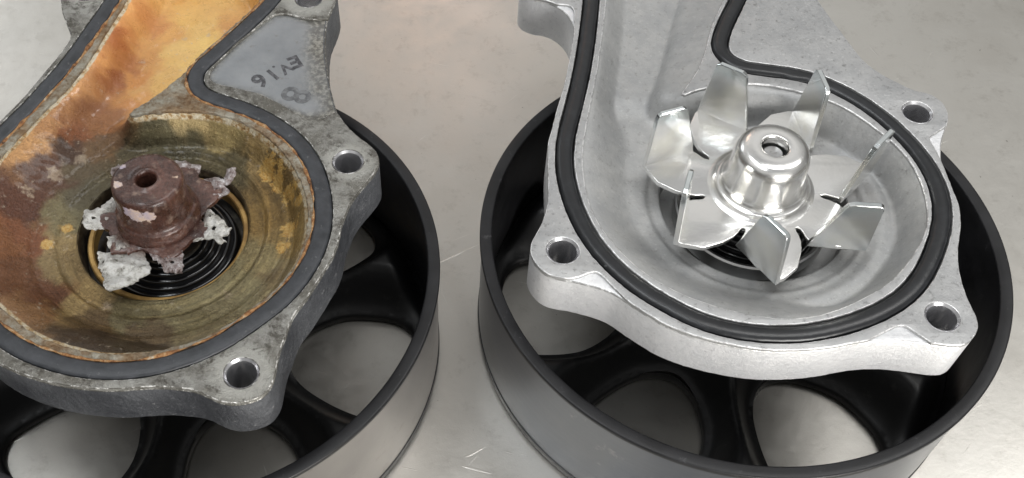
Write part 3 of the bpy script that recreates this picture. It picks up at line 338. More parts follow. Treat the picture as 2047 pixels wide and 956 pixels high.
  'midline': [(-3.45,6.30),(-3.47,6.21),(-3.48,6.11),(-3.49,6.01),(-3.51,5.91),(-3.52,5.81),(-3.54,5.71),(-3.55,5.61),(-3.57,5.51),(-3.59,5.41),(-3.60,5.31),(-3.62,5.22),(-3.64,5.12),(-3.65,5.02),(-3.67,4.92),(-3.69,4.82),(-3.70,4.72),(-3.72,4.62),(-3.74,4.53),(-3.76,4.43),(-3.78,4.33),(-3.79,4.23),(-3.81,4.13),(-3.83,4.03),(-3.85,3.94),(-3.87,3.84),(-3.89,3.74),(-3.91,3.64),(-3.93,3.54),(-3.96,3.45),(-3.98,3.35),(-4.00,3.25),(-4.03,3.15),(-4.05,3.06),(-4.07,2.96),(-4.10,2.86),(-4.12,2.77),(-4.15,2.67),(-4.17,2.57),(-4.20,2.47),(-4.22,2.38),(-4.25,2.28),(-4.27,2.18),(-4.30,2.09),(-4.32,1.99),(-4.35,1.89),(-4.37,1.80),(-4.40,1.70),(-4.42,1.60),(-4.44,1.50),(-4.46,1.41),(-4.48,1.31),(-4.50,1.21),(-4.51,1.11),(-4.53,1.01),(-4.54,0.91),(-4.55,0.81),(-4.56,0.71),(-4.57,0.61),(-4.57,0.52),(-4.57,0.42),(-4.57,0.32),(-4.57,0.22),(-4.57,0.12),(-4.56,0.02),(-4.55,-0.08),(-4.54,-0.18),(-4.53,-0.28),(-4.52,-0.38),(-4.50,-0.48),(-4.48,-0.58),(-4.47,-0.68),(-4.45,-0.77),(-4.42,-0.87),(-4.40,-0.97),(-4.37,-1.06),(-4.35,-1.16),(-4.32,-1.26),(-4.29,-1.35),(-4.26,-1.44),(-4.22,-1.54),(-4.18,-1.63),(-4.14,-1.72),(-4.10,-1.81),(-4.06,-1.90),(-4.01,-1.99),(-3.97,-2.08),(-3.91,-2.16),(-3.86,-2.25),(-3.81,-2.33),(-3.75,-2.41),(-3.69,-2.49),(-3.63,-2.57),(-3.57,-2.65),(-3.51,-2.73),(-3.44,-2.80),(-3.37,-2.88),(-3.31,-2.95),(-3.24,-3.02),(-3.16,-3.09),(-3.09,-3.16),(-3.02,-3.22),(-2.94,-3.29),(-2.86,-3.35),(-2.78,-3.41),(-2.70,-3.47),(-2.62,-3.53),(-2.54,-3.59),(-2.46,-3.65),(-2.38,-3.70),(-2.29,-3.76),(-2.21,-3.81),(-2.12,-3.86),(-2.04,-3.90),(-1.95,-3.95),(-1.86,-3.99),(-1.76,-4.02),(-1.67,-4.06),(-1.58,-4.09),(-1.48,-4.12),(-1.39,-4.14),(-1.29,-4.17),(-1.19,-4.19),(-1.09,-4.21),(-1.00,-4.22),(-0.90,-4.24),(-0.80,-4.25),(-0.70,-4.25),(-0.60,-4.26),(-0.50,-4.26),(-0.40,-4.27),(-0.30,-4.26),(-0.20,-4.26),(-0.10,-4.26),(-0.00,-4.25),(0.10,-4.24),(0.20,-4.23),(0.29,-4.21),(0.39,-4.19),(0.49,-4.18),(0.59,-4.15),(0.69,-4.13),(0.78,-4.11),(0.88,-4.08),(0.97,-4.05),(1.07,-4.02),(1.16,-3.99),(1.26,-3.96),(1.35,-3.92),(1.44,-3.89),(1.54,-3.85),(1.63,-3.81),(1.72,-3.76),(1.81,-3.72),(1.89,-3.67),(1.98,-3.62),(2.07,-3.57),(2.15,-3.52),(2.23,-3.47),(2.32,-3.41),(2.39,-3.35),(2.47,-3.29),(2.55,-3.22),(2.62,-3.15),(2.69,-3.08),(2.76,-3.01),(2.83,-2.94),(2.89,-2.86),(2.95,-2.79),(3.02,-2.71),(3.07,-2.63),(3.13,-2.55),(3.19,-2.46),(3.24,-2.38),(3.29,-2.29),(3.35,-2.21),(3.40,-2.12),(3.44,-2.04),(3.49,-1.95),(3.54,-1.86),(3.59,-1.77),(3.63,-1.68),(3.67,-1.59),(3.71,-1.50),(3.75,-1.41),(3.79,-1.31),(3.82,-1.22),(3.85,-1.13),(3.87,-1.03),(3.90,-0.93),(3.92,-0.84),(3.94,-0.74),(3.95,-0.64),(3.96,-0.54),(3.97,-0.44),(3.97,-0.34),(3.98,-0.25),(3.97,-0.15),(3.97,-0.05),(3.96,0.05),(3.95,0.15),(3.94,0.25),(3.92,0.35),(3.90,0.44),(3.88,0.54),(3.85,0.64),(3.82,0.73),(3.79,0.83),(3.76,0.92),(3.73,1.01),(3.69,1.11),(3.65,1.20),(3.61,1.29),(3.57,1.38),(3.52,1.47),(3.48,1.56),(3.43,1.65),(3.38,1.73),(3.33,1.82),(3.28,1.90),(3.22,1.99),(3.17,2.07),(3.11,2.15),(3.05,2.23),(2.99,2.31),(2.92,2.38),(2.86,2.46),(2.79,2.53),(2.72,2.60),(2.65,2.67),(2.58,2.74),(2.50,2.81),(2.43,2.87),(2.35,2.94),(2.27,3.00),(2.19,3.06),(2.11,3.11),(2.03,3.17),(1.94,3.22),(1.85,3.26),(1.77,3.31),(1.68,3.35),(1.58,3.38),(1.49,3.42),(1.40,3.45),(1.30,3.47),(1.21,3.50),(1.11,3.52),(1.01,3.54),(0.91,3.56),(0.81,3.57),(0.72,3.59),(0.62,3.61),(0.52,3.63),(0.42,3.65),(0.33,3.68),(0.23,3.71),(0.14,3.75),(0.05,3.80),(-0.03,3.85),(-0.10,3.91),(-0.17,3.99),(-0.22,4.07),(-0.27,4.16),(-0.29,4.25),(-0.31,4.35),(-0.31,4.45),(-0.30,4.55),(-0.28,4.64),(-0.26,4.74),(-0.23,4.84),(-0.19,4.93),(-0.16,5.02),(-0.12,5.11),(-0.08,5.21),(-0.04,5.30),(-0.00,5.39),(0.04,5.48),(0.08,5.57),(0.13,5.66),(0.17,5.75),(0.22,5.84),(0.26,5.93),(0.31,6.02),(0.35,6.11),(0.39,6.20),(0.44,6.29),(0.48,6.38),(0.52,6.47),(0.55,6.56),(0.59,6.65),(0.62,6.75),(0.64,6.84),(0.66,6.94),(0.68,7.03),(0.69,7.13),(0.69,7.23),(0.69,7.32),(0.68,7.42),(0.67,7.51),(0.65,7.61),(0.62,7.70),(0.59,7.79),(0.55,7.88),(0.51,7.97),(0.46,8.06),(0.41,8.14),(0.36,8.22),(0.30,8.29),(0.23,8.37),(0.16,8.44),(0.09,8.50),(0.01,8.56),(-0.07,8.62),(-0.15,8.67),(-0.23,8.72),(-0.32,8.77),(-0.41,8.81),(-0.50,8.84),(-0.60,8.88),(-0.69,8.90),(-0.78,8.93),(-0.88,8.95),(-0.98,8.97),(-1.08,8.99),(-1.17,9.00),(-1.27,9.01),(-1.37,9.02),(-1.47,9.03),(-1.57,9.03),(-1.67,9.02),(-1.77,9.02),(-1.87,9.01),(-1.97,9.00),(-2.06,8.98),(-2.16,8.96),(-2.25,8.93),(-2.35,8.90),(-2.44,8.87),(-2.53,8.83),(-2.61,8.79),(-2.69,8.74),(-2.77,8.68),(-2.85,8.62),(-2.92,8.56),(-2.98,8.49),(-3.04,8.41),(-3.09,8.33),(-3.14,8.25),(-3.18,8.16),(-3.22,8.07),(-3.25,7.98),(-3.27,7.89),(-3.29,7.79),(-3.31,7.69),(-3.32,7.60),(-3.34,7.50),(-3.34,7.40),(-3.35,7.30),(-3.36,7.20),(-3.37,7.10),(-3.38,7.00),(-3.39,6.90),(-3.39,6.80),(-3.40,6.70),(-3.42,6.60),(-3.43,6.50),(-3.44,6.40)],
  'cavity': [(-3.05,6.28),(-3.07,6.18),(-3.08,6.08),(-3.10,5.98),(-3.11,5.88),(-3.13,5.79),(-3.14,5.69),(-3.16,5.59),(-3.18,5.49),(-3.19,5.39),(-3.21,5.29),(-3.23,5.19),(-3.25,5.10),(-3.26,5.00),(-3.28,4.90),(-3.30,4.80),(-3.32,4.70),(-3.33,4.60),(-3.35,4.50),(-3.37,4.41),(-3.39,4.31),(-3.41,4.21),(-3.43,4.11),(-3.45,4.01),(-3.46,3.91),(-3.48,3.82),(-3.50,3.72),(-3.52,3.62),(-3.54,3.52),(-3.57,3.42),(-3.59,3.33),(-3.61,3.23),(-3.63,3.13),(-3.65,3.03),(-3.67,2.94),(-3.70,2.84),(-3.72,2.74),(-3.74,2.64),(-3.76,2.55),(-3.79,2.45),(-3.81,2.35),(-3.83,2.25),(-3.85,2.16),(-3.88,2.06),(-3.90,1.96),(-3.92,1.86),(-3.94,1.77),(-3.96,1.67),(-3.98,1.57),(-4.00,1.47),(-4.02,1.37),(-4.04,1.28),(-4.06,1.18),(-4.08,1.08),(-4.09,0.98),(-4.10,0.88),(-4.12,0.78),(-4.12,0.68),(-4.13,0.58),(-4.14,0.48),(-4.14,0.38),(-4.14,0.28),(-4.14,0.18),(-4.14,0.08),(-4.14,-0.02),(-4.14,-0.12),(-4.13,-0.22),(-4.12,-0.32),(-4.11,-0.42),(-4.10,-0.52),(-4.09,-0.62),(-4.08,-0.72),(-4.06,-0.81),(-4.04,-0.91),(-4.01,-1.01),(-3.98,-1.10),(-3.95,-1.20),(-3.92,-1.29),(-3.88,-1.39),(-3.84,-1.48),(-3.79,-1.57),(-3.75,-1.66),(-3.70,-1.74),(-3.65,-1.83),(-3.60,-1.92),(-3.55,-2.00),(-3.50,-2.09),(-3.44,-2.17),(-3.38,-2.25),(-3.32,-2.33),(-3.26,-2.41),(-3.20,-2.49),(-3.13,-2.56),(-3.06,-2.63),(-2.99,-2.70),(-2.91,-2.77),(-2.84,-2.84),(-2.76,-2.90),(-2.68,-2.96),(-2.60,-3.02),(-2.52,-3.08),(-2.44,-3.14),(-2.35,-3.19),(-2.27,-3.24),(-2.18,-3.29),(-2.09,-3.34),(-2.00,-3.38),(-1.91,-3.42),(-1.82,-3.46),(-1.73,-3.50),(-1.63,-3.54),(-1.54,-3.57),(-1.44,-3.60),(-1.35,-3.64),(-1.25,-3.67),(-1.16,-3.69),(-1.06,-3.72),(-0.97,-3.75),(-0.87,-3.77),(-0.77,-3.79),(-0.67,-3.81),(-0.57,-3.83),(-0.48,-3.85),(-0.38,-3.86),(-0.28,-3.86),(-0.18,-3.87),(-0.08,-3.87),(0.02,-3.86),(0.12,-3.85),(0.22,-3.84),(0.32,-3.82),(0.42,-3.80),(0.52,-3.78),(0.61,-3.75),(0.71,-3.72),(0.80,-3.69),(0.90,-3.65),(0.99,-3.62),(1.08,-3.58),(1.17,-3.54),(1.26,-3.50),(1.35,-3.45),(1.44,-3.41),(1.53,-3.36),(1.62,-3.31),(1.71,-3.26),(1.79,-3.21),(1.88,-3.16),(1.96,-3.11),(2.05,-3.05),(2.13,-2.99),(2.21,-2.93),(2.28,-2.87),(2.36,-2.80),(2.43,-2.73),(2.50,-2.66),(2.57,-2.59),(2.64,-2.52),(2.71,-2.44),(2.77,-2.37),(2.84,-2.29),(2.90,-2.21),(2.96,-2.13),(3.02,-2.05),(3.08,-1.97),(3.14,-1.89),(3.20,-1.81),(3.25,-1.72),(3.30,-1.64),(3.34,-1.55),(3.39,-1.46),(3.43,-1.37),(3.46,-1.27),(3.49,-1.18),(3.52,-1.08),(3.54,-0.98),(3.56,-0.88),(3.57,-0.79),(3.59,-0.69),(3.60,-0.59),(3.61,-0.49),(3.61,-0.39),(3.62,-0.29),(3.62,-0.19),(3.62,-0.09),(3.61,0.01),(3.60,0.11),(3.59,0.21),(3.58,0.31),(3.56,0.41),(3.53,0.51),(3.51,0.60),(3.47,0.70),(3.44,0.79),(3.40,0.88),(3.35,0.97),(3.31,1.06),(3.26,1.15),(3.21,1.23),(3.15,1.32),(3.10,1.40),(3.04,1.48),(2.98,1.57),(2.92,1.65),(2.87,1.73),(2.80,1.81),(2.74,1.89),(2.68,1.96),(2.61,2.04),(2.55,2.11),(2.48,2.18),(2.40,2.25),(2.33,2.32),(2.25,2.38),(2.17,2.44),(2.08,2.49),(2.00,2.54),(1.91,2.59),(1.82,2.64),(1.73,2.68),(1.64,2.72),(1.55,2.76),(1.46,2.80),(1.36,2.84),(1.27,2.88),(1.18,2.91),(1.08,2.94),(0.99,2.97),(0.89,3.00),(0.79,3.02),(0.70,3.05),(0.60,3.07),(0.50,3.08),(0.40,3.10),(0.30,3.10),(0.20,3.11),(0.10,3.11),(-0.00,3.11),(-0.10,3.10),(-0.20,3.09),(-0.30,3.08),(-0.40,3.07),(-0.50,3.05),(-0.60,3.03),(-0.69,3.01),(-0.79,2.99),(-0.89,2.96),(-0.98,2.94),(-1.08,2.91),(-1.17,2.87),(-1.26,2.83),(-1.35,2.78),(-1.44,2.74),(-1.52,2.77),(-1.49,2.86),(-1.44,2.94),(-1.38,3.03),(-1.33,3.11),(-1.27,3.19),(-1.22,3.28),(-1.16,3.36),(-1.11,3.45),(-1.06,3.53),(-1.01,3.62),(-0.97,3.71),(-0.93,3.80),(-0.88,3.89),(-0.85,3.98),(-0.81,4.08),(-0.77,4.17),(-0.74,4.26),(-0.70,4.36),(-0.67,4.45),(-0.64,4.55),(-0.61,4.64),(-0.58,4.74),(-0.55,4.83),(-0.52,4.93),(-0.49,5.02),(-0.45,5.12),(-0.42,5.21),(-0.38,5.31),(-0.35,5.40),(-0.31,5.49),(-0.27,5.58),(-0.23,5.67),(-0.18,5.76),(-0.14,5.85),(-0.10,5.94),(-0.05,6.04),(-0.01,6.13),(0.03,6.22),(0.08,6.31),(0.12,6.40),(0.16,6.49),(0.20,6.58),(0.23,6.67),(0.26,6.77),(0.28,6.87),(0.30,6.97),(0.30,7.07),(0.30,7.17),(0.28,7.27),(0.26,7.36),(0.23,7.46),(0.19,7.55),(0.15,7.64),(0.09,7.73),(0.04,7.81),(-0.02,7.89),(-0.09,7.96),(-0.16,8.03),(-0.24,8.10),(-0.32,8.16),(-0.40,8.21),(-0.49,8.27),(-0.57,8.31),(-0.66,8.36),(-0.76,8.40),(-0.85,8.43),(-0.94,8.46),(-1.04,8.48),(-1.14,8.50),(-1.24,8.52),(-1.34,8.53),(-1.44,8.53),(-1.54,8.53),(-1.64,8.53),(-1.74,8.52),(-1.84,8.51),(-1.94,8.49),(-2.03,8.46),(-2.13,8.43),(-2.22,8.40),(-2.31,8.35),(-2.40,8.30),(-2.48,8.24),(-2.55,8.18),(-2.62,8.10),(-2.68,8.02),(-2.73,7.94),(-2.78,7.85),(-2.82,7.76),(-2.85,7.67),(-2.88,7.57),(-2.91,7.47),(-2.92,7.37),(-2.94,7.27),(-2.95,7.18),(-2.96,7.08),(-2.97,6.98),(-2.98,6.88),(-2.99,6.78),(-3.00,6.68),(-3.02,6.58),(-3.03,6.48),(-3.04,6.38)],
}
